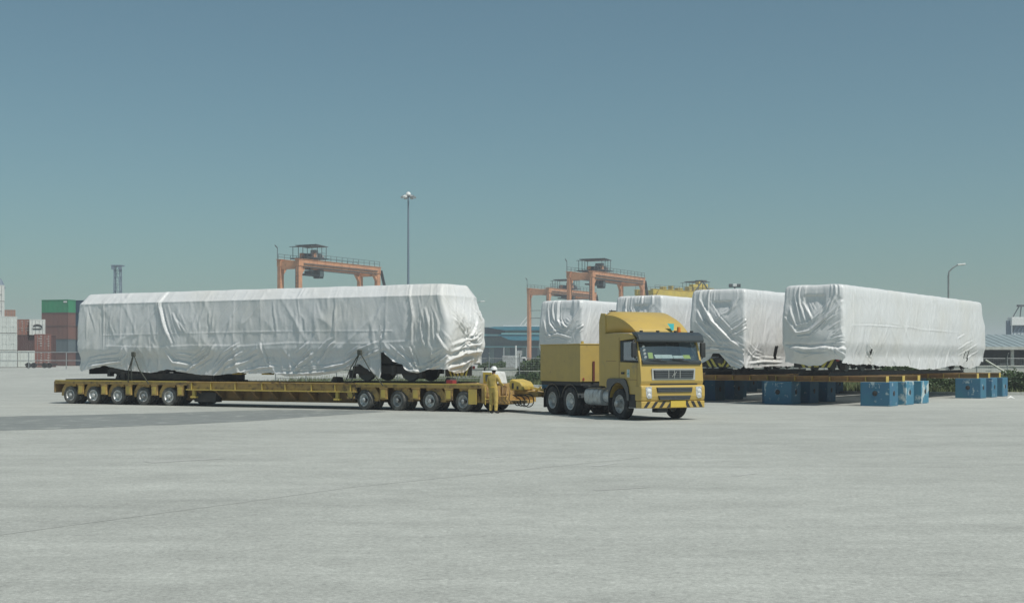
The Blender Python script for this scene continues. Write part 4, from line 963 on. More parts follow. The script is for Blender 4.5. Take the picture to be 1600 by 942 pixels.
for i, x in enumerate((-1.10,-0.80,-0.50,-0.20,0.62,0.88,1.12)):
    k = 0.16 if x < 0.3 else -0.12
    sm = MB().add([(x-0.07,-0.058,0.425),(x+0.05,-0.058,0.425),(x+0.05+k,-0.058,0.63),(x-0.07+k,-0.058,0.63),(x-0.07,-0.046,0.425),(x+0.05,-0.046,0.425),(x+0.05+k,-0.046,0.63),(x-0.07+k,-0.046,0.63)],[(0,1,2,3),(4,5,6,7),(0,1,5,4),(1,2,6,5),(2,3,7,6),(3,0,4,7)])
    part('black_stripe', sm, M['yblack'], st)
part('number_plate', MB().box(-0.12,0.48,-0.075,-0.052,0.43,0.66), M['plate'], bump, bevel=0.005)
part('tow_bracket', MB().box(-0.55,-0.15,0.05,0.4,0.26,0.408), M['black'], tk_, bevel=0.01)
# cab sides
for s in (-1,1):
    x0, x1 = sorted((s*(hw+0.001), s*(hw+0.05)))
    q = [(2.12,0.98),(2.12,1.24),(2.06,1.34),(1.96,1.37),(1.02,1.37),(0.90,1.32),(0.76,1.10),(0.69,0.80),(0.69,0.64),(0.78,0.64)]
    for k in range(11): g = R(176-182*k/10); q.append((1.40+0.60*math.cos(g), 0.62+0.62*math.sin(g)))
    q += [(2.0,0.98)]
    part('wheel_arch', MB().prism(q,'x',x0,x1), M['visor'], cab)
    part('door_handle', MB().box(*sorted((s*(hw+0.002), s*(hw+0.04))),1.02,1.20,1.52,1.59), M['yblack'], cab, bevel=0.01)
    part('door_gap', MB().box(*sorted((s*(hw-0.01), s*(hw+0.004))),1.365,1.38,1.34,2.75).box(*sorted((s*(hw-0.01), s*(hw+0.004))),0.24,0.252,1.0,1.90).box(*sorted((s*(hw-0.01), s*(hw+0.003))),0.252,1.365,1.335,1.345).box(*sorted((s*(hw-0.01), s*(hw+0.003))),1.55,2.22,1.95,1.96), M['oxide'], cab)
    e_ = part('door_emblem', MB().box(*sorted((s*(hw+0.003), s*(hw+0.008))),0.70,0.87,1.42,1.68), M['white'], cab)
    xa, xb = sorted((s*(hw+0.009), s*(hw+0.013)))
    part('emblem_mark', MB().prism([(0.72,1.50),(0.785,1.60),(0.85,1.50),(0.82,1.50),(0.785,1.555),(0.75,1.50)],'x',xa,xb).prism([(0.77,1.67),(0.80,1.67),(0.80,1.61),(0.77,1.61)],'x',xa,xb).prism([(0.715,1.46),(0.76,1.49),(0.76,1.46)],'x',xa,xb), M['teal_mark'], e_)
    # mirrors on arms
    part('mirror_arm', MB().tube([(s*(hw-0.02),0.30,2.02),(s*(hw+0.10),0.20,2.05),(s*(hw+0.15),0.22,2.12)],0.022,6), M['black'], cab, smooth=60)
    part('mirror_arm', MB().tube([(s*(hw-0.02),0.44,2.62),(s*(hw+0.10),0.26,2.66),(s*(hw+0.15),0.25,2.58)],0.02,6), M['black'], cab, smooth=60)
    part('mirror', MB().box(*sorted((s*(hw+0.03), s*(hw+0.23))),0.17,0.28,2.08,2.58), M['black'], cab, bevel=0.04, seg=3)
    # steps ahead of the wheel
    sp_ = part('step_box', MB().box(*sorted((s*(hw-0.3), s*(hw-0.01))),0.36,0.76,0.40,0.855), M['black'], tk_, bevel=0.02)
    part('step_tread', MB().box(*sorted((s*(hw-0.28), s*(hw+0.01))),0.37,0.75,0.40,0.425), M['rim'], sp_)
# roof spoiler and side fairing
sp = []
mbs = MB(); rows_ = []
for i in range(13):
    u = i/12; y = 0.55+1.80*u; z = 2.90+0.76*math.sin(math.pi/2*min(1,u**0.85*1.0)); w = 1.02+0.19*u
    row = []
    for k in range(13):
        a = -1+2*k/12; ed = max(0,abs(a)-0.86)/0.14
        row.append((a*w, y, z-0.10*ed**2*(0.3+u)-0.02*a*a))
    rows_.append(row)
V_ = [v for r_ in rows_ for v in r_]; F_ = [(i*13+k,i*13+k+1,(i+1)*13+k+1,(i+1)*13+k) for i in range(12) for k in range(12)]
o2 = len(V_)
for i in range(13):
    for k in (0,12):
        v = rows_[i][k]; V_.append((v[0]*0.985, v[1], max(2.885, min(v[2]-0.02, 2.9)) if True else 0))
for i in range(12):
    F_.append((i*13, (i+1)*13, o2+2*(i+1), o2+2*i)); F_.append((i*13+12, o2+2*i+1, o2+2*(i+1)+1, (i+1)*13+12))
mbs.add(V_, F_)
spo = part('roof_spoiler', mbs, M['truck'], tk_, smooth=50)
sol = spo.modifiers.new('thickness','SOLIDIFY'); sol.thickness = 0.03; sol.offset = -1
for s in (-1,1):
    x0, x1 = sorted((s*1.17, s*1.215))
    part('side_fairing', MB().prism([(2.302,1.10),(2.72,1.10),(2.74,3.30),(2.62,3.60),(2.302,3.58)],'x',x0,x1), M['truck'], tk_, bevel=0.02)
part('spoiler_mark', MB().add([(0.20,0.62,3.215),(0.47,0.62,3.215),(0.40,0.53,2.985),(0.32,0.53,2.985)],[(0,1,2,3)]), M['teal_mark'], spo)
part('beacon', MB().cyl((0.56,0.47,2.925),(0.56,0.47,2.96),0.075,14).cyl((0.56,0.47,2.962),(0.56,0.47,3.10),0.065,14,0.055), M['amber'], tk_, smooth=40)
part('antenna', MB().cyl((-0.9,2.4,3.6),(-0.9,2.4,3.72),0.015,6).box(-0.98,-0.75,2.36,2.44,3.655,3.69), M['black'], spo)
part('air_filter_stack', MB().box(-0.95,-0.6,2.34,2.62,1.25,2.75), M['black'], tk_, bevel=0.05)
# chassis, ballast box, tanks, wheels
part('chassis', MB().box(-0.48,-0.36,0.4,7.2,0.62,0.92).box(0.36,0.48,0.4,7.2,0.62,0.92).box(-0.355,0.355,7.0,7.2,0.55,0.90).box(-0.355,0.355,3.2,3.4,0.62,0.9).box(-0.355,0.355,1.2,1.6,0.5,0.9), M['chassis'], tk_)
part('rear_coupling', MB().box(-0.16,0.16,7.2,7.30,0.62,0.84), M['dark'], tk_)
bb = part('ballast_box', MB().box(-1.22,1.22,4.03,7.02,1.22,2.53), M['ballast'], tk_, bevel=0.015)
part('box_rim', MB().box(-1.235,1.235,4.015,7.035,2.531,2.575), M['ballast'], bb, bevel=0.008)
part('box_floor', MB().box(-1.18,1.18,4.06,6.99,1.08,1.218), M['chassis'], bb)
for x in (-1.05,1.05): part('lifting_eye', MB().box(x-0.05,x+0.05,4.15,4.19,2.576,2.66), M['trailer_bright'], bb)
part('box_mount', MB().box(-1.12,-1.06,4.0,4.012,1.26,1.36), M['red'], bb); part('box_mount', MB().box(-0.72,-0.64,3.99,4.012,1.24,1.95), M['oxide'], bb)
part('side_rail', MB().box(-1.1,-1.02,2.75,4.0,1.02,1.08).box(1.02,1.1,2.75,4.0,1.02,1.08), M['chassis'], tk_)
part('catwalk', MB().box(-1.0,1.0,2.8,3.9,0.93,0.98), M['tank'], tk_)
for s in (-1,1):
    xc = s*0.86
    q = []
    for k in range(20): g = 2*math.pi*k/20; c_, s_ = math.cos(g), math.sin(g); q.append((xc+0.30*math.copysign(abs(c_)**0.7,c_), 0.72+0.30*math.copysign(abs(s_)**0.7,s_)))
    tkm = part('fuel_tank', MB().prism(q,'y',2.75,3.85), M['tank'], tk_, smooth=40)
    for y in (2.95,3.25,3.55): part('tank_band', MB().prism([(xc+(a-xc)*1.025, 0.72+(b-0.72)*1.025) for a, b in q],'y',y-0.03,y+0.03), M['rim'], tkm, smooth=40)
    part('air_tank', MB().cyl((s*0.85,2.28,0.74),(s*0.85,2.70,0.74),0.24,18), M['tank'], tk_, smooth=40)
    part('mudflap', MB().box(*sorted((s*0.86,s*1.21)),2.10,2.125,0.26,1.02), M['black'], tk_)
    part('mudflap', MB().box(*sorted((s*0.86,s*1.21)),6.76,6.785,0.24,0.95), M['black'], tk_)
    for y in (4.78,6.12):
        q = []
        for k in range(9): g = R(12+156*k/8); q.append((y+0.64*math.cos(g), 0.52+0.62*math.sin(g)))
        for k in range(9): g = R(168-156*k/8); q.append((y+0.60*math.cos(g), 0.52+0.585*math.sin(g)))
        part('mudguard', MB().prism(q,'x',*sorted((s*0.62,s*1.215))), M['visor'], tk_)
part('exhaust_can', MB().cyl((-0.92,4.0,0.85),(-0.75,3.95,0.45),0.10,12), M['rim'], tk_, smooth=40)
ty_t = tyre_mesh(0.515,0.30,0.295)
rim_f = rim_mesh(0.295,0.30,0.05,0.20,0.10); rim_r = rim_mesh(0.295,0.30,0.17,0.12,0.10)
def tw_(x, y, rim_me, s, m='rim'):
    w = link('wheel', ty_t, M['tyre'], tk_, (x,y,0.515), -math.pi/2 if s < 0 else math.pi/2); link('rim', rim_me, M[m], w)
for s in (-1,1):
    tw_(s*1.06,1.40,rim_f,s)
    for y in (4.78,6.12): tw_(s*1.06,y,rim_r,s); tw_(s*0.73,y,rim_r,-s,'rim_grey')
part('axle', MB().cyl((-1.0,1.40,0.515),(1.0,1.40,0.515),0.07,10).cyl((-1.0,4.78,0.515),(1.0,4.78,0.515),0.1,10).cyl((-1.0,6.12,0.515),(1.0,6.12,0.515),0.1,10).lathe([(0.0,-0.2),(0.22,-0.12),(0.24,0.0),(0.22,0.12),(0.0,0.2)],14,(0,4.78,0.515)), M['chassis'], tk_, smooth=50)

# ---------------------------------------------------------------- person
def build_person(loc, rz):
    t = thing('person', 'person in yellow coveralls and white hard hat standing at the trailer front', 'person', loc, rz)
    vs, es, rad = [], [], []
    def V(p, r, par=None):
        vs.append(p); rad.append(r if isinstance(r, tuple) else (r, r)); i = len(vs)-1
        if par is not None: es.append((par, i))
        return i
    pel = V((0,0,0.95),(0.155,0.12)); sp1 = V((0,-0.01,1.10),(0.15,0.115),pel); ch = V((0,-0.02,1.28),(0.17,0.125),sp1); nb = V((0,-0.01,1.43),(0.10,0.08),ch)
    nk = V((0,0.01,1.505),0.055,nb); hd = V((0,0.03,1.59),(0.078,0.095),nk); V((0,0.025,1.685),(0.07,0.085),hd)
    for s in (-1,1):
        sh = V((s*0.175,-0.015,1.39),0.075,ch)
        el = V((s*0.255,-0.03 if s < 0 else 0.06,1.14),0.058,sh)
        wr = V((s*0.245,0.09 if s < 0 else 0.27,0.94 if s < 0 else 1.04),0.042,el)
        dx = Vector((0,0.05,-0.08)) if s < 0 else Vector((-0.01,0.10,-0.02))
        pm = V(tuple(Vector(vs[wr])+dx),(0.036,0.03),wr)
        for j, (o, ln) in enumerate(((-0.028,0.062),(-0.010,0.072),(0.010,0.070),(0.028,0.055))):
            a = V(tuple(Vector(vs[pm])+Vector((o,0,0))+dx.normalized()*0.045),0.0095,pm); b = V(tuple(Vector(vs[a])+dx.normalized()*ln*0.5+Vector((0,0.004,-0.008))),0.009,a); V(tuple(Vector(vs[b])+dx.normalized()*ln*0.4+Vector((0,0.008,-0.014))),0.008,b)
        a = V(tuple(Vector(vs[pm])+Vector((-s*0.045,0.012,0.0))),0.011,pm); V(tuple(Vector(vs[a])+dx.normalized()*0.04),0.0095,a)
        hp = V((s*0.095,0,0.86),0.115,pel); kn = V((s*0.115,0.03 if s < 0 else 0.0,0.50),0.085,hp); an = V((s*0.12,-0.02,0.12),0.066,kn)
        hl = V((s*0.12,-0.03,0.055),0.05,an); V((s*0.145,0.16,0.042),(0.05,0.036),hl)
    me = bpy.data.meshes.new('body'); me.from_pydata(vs, es, [])
    o = bpy.data.objects.new('body', me); COL.objects.link(o)
    sk = o.modifiers.new('skin','SKIN'); sk.use_smooth_shade = True
    for i, r in enumerate(rad): me.skin_vertices[0].data[i].radius = r
    me.skin_vertices[0].data[pel].use_root = True
    ss = o.modifiers.new('sub','SUBSURF'); ss.levels = 2; ss.render_levels = 2
    bpy.context.view_layer.update()
    me2 = bpy.data.meshes.new_from_object(o.evaluated_get(bpy.context.evaluated_depsgraph_get()))
    bpy.data.objects.remove(o)
    bm = bmesh.new(); bm.from_mesh(me2)
    def blob(c, r):
        res = bmesh.ops.create_icosphere(bm, subdivisions=2, radius=1.0)
        for v in res['verts']: v.co = Vector((c[0]+v.co.x*r[0], c[1]+v.co.y*r[1], c[2]+v.co.z*r[2]))
    for s in (-1,1): blob((s*0.083,0.02,1.595),(0.012,0.025,0.034)); blob((s*0.032,0.115,1.615),(0.013,0.009,0.008))
    blob((0,0.128,1.59),(0.014,0.022,0.025)); blob((0,0.117,1.553),(0.026,0.009,0.006))
    for v in bm.verts:                                 # loose cloth: small folds
        if 0.14 < v.co.z < 1.44:
            q = mnoise.noise(v.co*9.0)*0.014; v.co.x += v.normal.x*q; v.co.y += v.normal.y*q
    bm.to_mesh(me2); bm.free()
    for m in ('cov','skin','hair','boot'): me2.materials.append(M[m])
    for p in me2.polygons:
        c = p.center; p.use_smooth = True
        if c.z < 0.10: p.material_index = 3
        elif c.z > 1.47: p.material_index = 2 if (c.y < 0.02 and c.z > 1.54) else 1
        elif abs(c.x) > 0.19 and ((c.x < 0 and c.z < 0.93) or (c.x > 0 and c.y > 0.28)): p.material_index = 1
        else: p.material_index = 0
    b = bpy.data.objects.new('body', me2); COL.objects.link(b); b.parent = t
    prof_ = [(0.128,-0.005),(0.126,0.01),(0.118,0.055),(0.098,0.095),(0.065,0.118),(0.025,0.128),(0.0,0.129)]
    hm = MB().lathe(prof_, 24, (0,0.025,1.625), 'z'); hm.lathe([(0.12,-0.006),(0.150,-0.010),(0.150,-0.004),(0.12,0.002)],24,(0,0.045,1.63),'z')
    hm.box(-0.012,0.012,-0.07,0.12,1.74,1.762)
    part('hard_hat', hm, M['helmet'], t, smooth=40)
    part('belt', MB().lathe([(0.158,0.965),(0.165,0.97),(0.165,1.0),(0.158,1.005)],20,(0,0,0),'z'), M['plate'], t, smooth=50)
    bpy.data.objects[b.name]
    return t
build_person((-0.69,50.25,0.0), R(-35))

# ---------------------------------------------------------------- gantry cranes
def lattice_rail(x0, x1, y, z, n):
    mb = MB()
    for i in range(n+1): x = x0+(x1-x0)*i/n; mb.cyl((x,y,z),(x,y,z+1.1),0.05,5)
    for h in (0.55,1.1): mb.beam((x0,y,z+h),(x1,y,z+h),0.07,0.07)
    return mb
def rtg(label, loc, ang, L, w, H, m, trol, hang=3.0, mast=True):
    t = thing('gantry_crane', label, 'crane', loc, ang, 'yard gantry cranes')
    lw = 1.15
    for y in (0, w):
        g = part('girder', MB().box(-0.6,L+0.6,y-0.5,y+0.5,H-1.35,H).box(-0.8,L+0.8,y-0.62,y+0.62,H+0.002,H+0.1), m, t, bevel=0.05)
        mbr = MB()
        for i_ in range(11): mbr.box(L*i_/10-0.05,L*i_/10+0.05,y-0.56,y-0.502,H-1.33,H-0.02)
        tag(part('stiffener_ribs', mbr, m, g), kind='stuff')
        part('cable_tray', MB().box(0.8,L-0.8,y-0.72,y-0.57,H-0.9,H-0.75).box(0.8,L-0.8,y-0.6,y+0.6,H-1.46,H-1.352), M['csteel'], g)
        part('railing', lattice_rail(0,L,y-0.58 if y == 0 else y+0.58,H+0.1,14), M['csteel'], g)
        for x in (0, L):
            part('leg', MB().beam((x,y,0.9),(x,y,H-1.352),lw,0.8,up=(0,1,0)), m, t, bevel=0.04)
            part('gusset', MB().prism([(x+(0.6 if x == 0 else -0.6),H-1.36),(x+(2.0 if x == 0 else -2.0),H-1.36),(x+(0.6 if x == 0 else -0.6),H-3.0)],'y',y-0.3,y+0.3), m, t)
    for x in (0, L):
        part('end_beam', MB().box(x-0.45,x+0.45,0.502,w-0.502,H-1.9,H-0.25), m, t, bevel=0.04)
        part('tie_bar', MB().beam((x,0.4,H*0.62),(x,w-0.4,H*0.62),0.15,0.15).beam((x,0.4,H-6.2),(x,w-0.4,H-6.2),0.12,0.12), M['csteel'], t)
        part('sill_beam', MB().box(x-0.5,x+0.5,-1.0,w+1.0,0.9,1.9), m, t, bevel=0.04)
        for y in (-0.3, w+0.3):
            part('wheel', MB().lathe([(0.0,-0.25),(0.4,-0.25),(0.62,-0.2),(0.7,-0.1),(0.7,0.1),(0.62,0.2),(0.4,0.25),(0.0,0.25)],16,(x,y,0.7)), M['tyre'], t, smooth=40)
    # trolley
    tr_ = part('trolley', MB().box(trol-2.6,trol+2.6,-0.6,w+0.6,H+0.45,H+0.68).cyl((trol+1.5,0.6,H+1.25),(trol+1.5,w-0.6,H+1.25),0.45,14).cyl((trol-1.4,0.9,H+1.2),(trol-1.4,w-1.6,H+1.2),0.38,14), M['csteel'], t, bevel=0.03)
    for mx_, my_, ms_ in ((-0.5,0.5,0.8),(0.4,w*0.55,0.65),(-2.1,w*0.5,0.7),(2.1,0.4,0.55)): part('hoist_motor', MB().box(trol+mx_-ms_/2,trol+mx_+ms_/2,my_,my_+ms_,H+0.682,H+0.69+ms_*1.3), M['cgrey'] if mx_ > 0 else m, tr_, bevel=0.05)
    part('trolley_roof', MB().prism([(trol-3.2,H+2.85),(trol-0.4,H+3.0),(trol-0.4,H+3.1),(trol-3.2,H+2.95)],'y',-0.4,w+0.4), M['csteel'], tr_)
    part('trolley_roof', MB().prism([(trol-1.0,H+3.3),(trol+3.0,H+3.05),(trol+3.0,H+3.15),(trol-1.0,H+3.42)],'y',-0.2,w+0.6), M['csteel'], tr_)
    mbp = MB()
    for xx_ in (-2.4,-0.6,0.9,2.4):
        for yy_ in (-0.1,w+0.1): mbp.cyl((trol+xx_,yy_,H+0.682),(trol+xx_,yy_,H+(2.9 if xx_ < -1 else 3.12)),0.07,5)
    part('roof_posts', mbp.beam((trol-2.4,-0.1,H+1.7),(trol+2.4,-0.1,H+1.7),0.06,0.06), M['csteel'], tr_)
    part('machine_house', MB().box(trol+0.3,trol+1.0,0.9,w*0.5,H+0.682,H+2.4), M['cgrey'], tr_)
    dc = part('driver_cab', MB().prism([(trol+2.0,H-3.3),(trol+3.4,H-3.3),(trol+3.7,H-2.5),(trol+3.5,H-1.5),(trol+2.0,H-1.5)],'y',w*0.3,w*0.3+1.5), M['csteel'], tr_, bevel=0.06)
    part('cab_window', MB().prism([(trol+2.3,H-2.9),(trol+3.3,H-2.9),(trol+3.45,H-2.4),(trol+3.3,H-1.8),(trol+2.3,H-1.8)],'y',w*0.3-0.02,w*0.3-0.004), M['sheet_roof'], dc)
    z_s = H-1.2-hang*0.4
    part('spreader', MB().box(trol-2.4,trol+2.4,w*0.3,w*0.3+0.25,z_s-0.3,z_s).box(trol-2.4,trol+2.4,w*0.7,w*0.7+0.25,z_s-0.3,z_s).box(trol-2.4,trol-2.1,w*0.3+0.251,w*0.7-0.001,z_s-0.35,z_s).box(trol+2.1,trol+2.4,w*0.3+0.251,w*0.7-0.001,z_s-0.35,z_s).box(trol-0.5,trol+0.5,w*0.3+0.251,w*0.7-0.001,z_s-0.3,z_s+0.7), M['csteel'], tr_)
    part('hoist_ropes', MB().cyl((trol-0.4,w*0.42,z_s+0.7),(trol-0.4,w*0.42,H+0.45),0.04,5).cyl((trol+0.4,w*0.58,z_s+0.7),(trol+0.5,w*0.6,H+0.45),0.04,5), M['csteel'], tr_)
    part('power_house', MB().box(L-1.2,L+1.2,1.0,w-1.0,1.902,4.0), M['cgrey'], t, bevel=0.05)
    mbl = MB().cyl((-0.75,-0.3,2.0),(-0.75,-0.3,H-1.5),0.05,5).cyl((-0.75,0.3,2.0),(-0.75,0.3,H-1.5),0.05,5)
    for i_ in range(24): mbl.cyl((-0.75,-0.3,2.4+i_*0.7),(-0.75,0.3,2.4+i_*0.7),0.035,4)
    part('ladder', mbl, M['csteel'], t)
    part('stair', MB().beam((L+0.9,-0.3,H-0.6),(L+2.4,-0.3,H-4.2),0.7,0.15).beam((L+2.4,-0.3,H-4.2),(L+3.2,-0.3,H-4.2),0.7,0.12), M['csteel'], t)
    if mast: part('lamp_arm', MB().cyl((-0.5,w+0.4,H),(-0.5,w+0.4,H+2.4),0.07,6).beam((-0.5,w+0.4,H+2.4),(-1.3,w+0.4,H+2.9),0.1,0.2), M['csteel'], t)
    return t
angC = math.atan2(0.878, 0.478)
X = -42.4; rtg('orange gantry crane rising behind the wrapped car on the trailer', (X,267.5,gz(X,267.5)), angC, 27.6, 4.6, 21.2, M['orange'], 6.5, 3.4)
rtg('orange gantry crane rising behind the truck, the nearer of the two there', (18.1,304,0), angC, 29, 5.7, 22.0, M['orange'], 7.5, 3.0)
rtg('orange gantry crane with its leg in front of the teal building', (10.2,375,0), angC, 30, 6.1, 22.0, M['orange'], 17, 2.0)
# yellow crane with a deep boom
yc = rtg('yellow gantry crane showing above the wrapped cars right of the orange cranes', (40.5,385,0), math.atan2(0.71,0.704), 32, 6.0, 22.2, M['cyellow'], 24, 2.0, mast=False)
part('deep_web', MB().prism([(-0.3,19.2),(1.6,22.1),(31,21.2),(31,17.6),(2,17.2)],'y',-0.95,-0.63), M['cyellow'], yc)
for i_, (xa_, xb_, h_) in enumerate(((4,5.5,0.8),(8,8.8,1.2),(11,13.2,0.7),(16,17.5,1.3),(18.2,20.6,2.0),(21,22.6,2.9),(23.0,25.4,2.3),(26,28.6,1.2))):
    part('drive_housing', MB().box(xa_,xb_,-0.5,1.0,22.32,22.32+h_), M['cyellow'], yc, bevel=0.12)
part('winch_frame', MB().beam((19,-0.6,22.3),(22.5,-0.6,25.6),0.25,0.25).beam((26,-0.6,22.3),(22.5,-0.6,25.6),0.25,0.25).box(21.6,24.2,-1.0,1.4,25.5,25.7), M['csteel'], yc)
part('sign_board', MB().box(17.0,21.6,-1.02,-0.96,19.0,20.8), M['white'], yc)
part('sign_mark', MB().box(18.9,19.9,-1.05,-1.022,19.4,20.4), M['yblack'], yc)

# ---------------------------------------------------------------- masts and lamps
def gpos(x, d): X = pxd(x, d); return (X, d, gz(X, d))
t = thing('light_mast', 'tall thin floodlight mast rising above the wrapped car on the trailer', 'light mast', gpos(638,229))
part('pole', MB().cyl((0,0,0),(0,0,29.2),0.26,12,0.13), M['bluegrey'], t, smooth=50)
part('lamp_ring', MB().lathe([(0.75,29.0),(0.9,29.0),(0.9,29.2),(0.75,29.2),(0.75,29.0)],16,(0,0,0),'z').beam((-0.8,0,29.1),(0.8,0,29.1),0.08,0.08).beam((0,-0.8,29.1),(0,0.8,29.1),0.08,0.08), M['galv'], t)
part('dome', MB().lathe([(0.45,29.25),(0.4,29.55),(0.2,29.75),(0.0,29.8)],14,(0,0,0),'z'), M['white'], t, smooth=60)
for i in range(6):
    g = 2*math.pi*i/6; c = Vector((1.0*math.cos(g),1.0*math.sin(g),28.85)); part('floodlight', MB().beam(c+Vector((-0.2*math.cos(g),-0.2*math.sin(g),0.2)), c+Vector((0.25*math.cos(g),0.25*math.sin(g),-0.1)), 0.55, 0.3), M['galv'] if i != 4 else M['white'], t)
def street_lamp(label, x, d, H, arm, m='galv'):
    t = thing('street_lamp', label, 'street lamp', gpos(x, d)); z = 0
    part('pole', MB().tube([(0,0,0),(0,0,H-0.9),(0.05,0,H-0.55),(arm*0.45,0,H-0.25),(arm,0,H)],0.085,8,0.04), M[m], t, smooth=60)
    part('lamp_head', MB().beam((arm-0.05,0,H),(arm+0.62,0,H+0.07),0.3,0.14), M['white'], t, bevel=0.04)
street_lamp('street lamp with a white head above the rightmost wrapped car', 1482, 110, 9.75, 0.75)
street_lamp('small street lamp head peeking past the front of the wrapped car on the trailer', 737, 200, 10.6, 1.35)
t = thing('lattice_mast', 'grey lattice mast behind the rear of the wrapped car on the trailer', 'mast', gpos(184,400))
mb = MB()
for a, b in ((-1,-1),(1,-1),(1,1),(-1,1)): mb.beam((a*1.1,b*1.1,0),(a*0.8,b*0.8,29),0.28,0.28)
for i in range(14):
    z0_, z1_ = i*2.05, (i+1)*2.05; w0 = 1.1-0.3*z0_/29; w1 = 1.1-0.3*z1_/29; s = 1 if i % 2 else -1
    mb.beam((-w0*s,-w0,z0_),(w1*s,-w1,z1_),0.14,0.14); mb.beam((-w0,-w0*s,z0_),(-w1,w1*s,z1_),0.14,0.14); mb.beam((w0,-w0*s,z0_),(w1,w1*s,z1_),0.14,0.14); mb.beam((-w0*s,w0,z0_),(w1*s,w1,z1_),0.14,0.14); mb.beam((-w1,-w1,z1_),(w1,-w1,z1_),0.14,0.14)
part('lattice', mb, M['bluegrey'], t)
part('platform', MB().box(-1.6,1.6,-1.6,1.6,29.0,29.3).box(-1.5,-0.6,-1.5,-0.9,28.0,28.9).box(0.6,1.5,-1.5,-0.9,28.0,28.9), M['bluegrey'], t)
t = thing('floodlight_mast', 'dark floodlight cluster showing above the wrapped car left of the rightmost one', 'light mast', gpos(1148,250))
part('pole', MB().cyl((0,0,0),(0,0,15.6),0.16,10), M['csteel'], t, smooth=50)
for x in (-0.75,0.0,0.75): part('floodlight', MB().box(x-0.32,x+0.32,-0.25,0.25,15.62,16.1), M['csteel'] if x else M['white'], t, bevel=0.05)
part('cross_arm', MB().box(-1.1,1.1,-0.08,0.08,15.45,15.6), M['csteel'], t)
t = thing('hooded_mast', 'blue-grey hooded top at the left edge above the white containers', 'mast', gpos(1,300))
part('pole', MB().cyl((0,0,0),(0,0,17.0),0.5,10), M['bluegrey'], t, smooth=50)
part('hood', MB().lathe([(1.0,17.0),(1.1,17.3),(0.5,18.6),(0.1,19.3),(0.0,19.3)],8,(0,0,0),'z'), M['bluegrey'], t)

# quay crane at the right edge
t = thing('quay_crane', 'distant dark and white crane house at the right edge above the shed roof', 'crane', (pxd(1590,330),330,0))
part('leg', MB().box(-2.7,-1.7,-0.5,0.5,0,11.6), M['bluegrey'], t); part('leg', MB().box(3.4,4.4,-0.5,0.5,0,9.5), M['bluegrey'], t)
part('machinery_house', MB().box(-2.0,5.0,-1.5,1.5,10.4,12.4), M['white'], t, bevel=0.1)
mb = MB().box(-1.0,3.8,-0.8,0.8,8.6,10.39)
for i in range(6): mb.beam((-1.5+i*0.9,-1.0,8.2),(-0.6+i*0.9,-1.0,10.3),0.18,0.18)
part('trolley_gear', mb, M['bluegrey'], t)
mb = MB()
for a, b in ((-1.2,0.4),(0.6,0.9),(2.6,2.0),(4.2,2.6)): mb.beam((a,0,12.4),(b,0,15.2),0.22,0.22)
part('a_frame', mb.box(-0.1,3.0,-0.4,0.4,15.0,15.5), M['csteel'], t)

# ---------------------------------------------------------------- shipping containers
def corr(x0, x1, y, z0, z1, out, pitch=0.28, depth=0.036, along='x'):
    v, f = [], []; n_ = int((x1-x0)/pitch); p = (x1-x0)/n_; pts_ = []
    for i in range(n_):
        a = x0+i*p; pts_ += [(a,0),(a+p*0.25,0),(a+p*0.5,depth),(a+p*0.75,depth)]
    pts_.append((x1,0))
    for a, d in pts_:
        for z in (z0, z1): v.append((a, y-out*d, z) if along == 'x' else (y-out*d, a, z))
    f = [(2*i,2*i+2,2*i+3,2*i+1) for i in range(len(pts_)-1)]
    return v, f
CH_ = 2.59
def cont_meshes(L):
    W = 2.44; b = MB()
    for y, o in ((0.03,-1),(W-0.03,1)): b.add(*corr(0.12,L-0.12,y,0.14,CH_-0.1,o))
    b.add(*corr(0.12,W-0.12,L-0.03,0.14,CH_-0.1,1,along='y')); b.add([(0.05,0.05,CH_-0.02),(L-0.05,0.05,CH_-0.02),(L-0.05,W-0.05,CH_-0.02),(0.05,W-0.05,CH_-0.02)],[(0,1,2,3)])
    b.add([(0.05,0.05,0.1),(L-0.05,0.05,0.1),(L-0.05,W-0.05,0.1),(0.05,W-0.05,0.1)],[(0,1,2,3)])
    fr = MB()
    for x in (0,L-0.14):
        for y in (0,W-0.14): fr.box(x,x+0.14,y,y+0.14,0.0,CH_)
    for y in (0,W-0.1): fr.box(0.141,L-0.141,y,y+0.1,0.0,0.16).box(0.141,L-0.141,y,y+0.1,CH_-0.11,CH_-0.005)
    for x in (0,L-0.1): fr.box(x,x+0.1,0.141,W-0.141,0.0,0.14).box(x,x+0.1,0.141,W-0.141,CH_-0.13,CH_-0.005)
    br = MB().box(-0.006,L+0.006,-0.006,W+0.006,-0.0,0.085)
    return b.mesh('corrugated_panels'), fr.mesh('corner_frame'), br.mesh('bottom_rail')
CM = {L: cont_meshes(L) for L in (6.06,12.19)}
door_me = MB().box(0.03,0.07,0,1.07,0.145,CH_-0.135).box(0.012,0.029,0.05,1.02,0.9,0.95).box(0.012,0.029,0.05,1.02,1.7,1.75).mesh('door')
rod_me = MB().cyl((-0.02,0.28,0.16),(-0.02,0.28,CH_-0.15),0.025,6).cyl((-0.02,0.80,0.16),(-0.02,0.80,CH_-0.15),0.025,6).box(-0.03,-0.005,0.2,0.5,1.1,1.16).box(-0.03,-0.005,0.6,0.88,1.1,1.16).mesh('lock_rods')
M['rail_dark'] = mat('rail_dark_brown', (0.07,0.06,0.052), 0.9, c2=(0.13,0.11,0.09), scale=2)  # dark brown strip along the foot, marks the line between stacked containers
M['dim_white'] = mat('faded_lettering', (0.5,0.45,0.42), 0.8)
CONT = {}
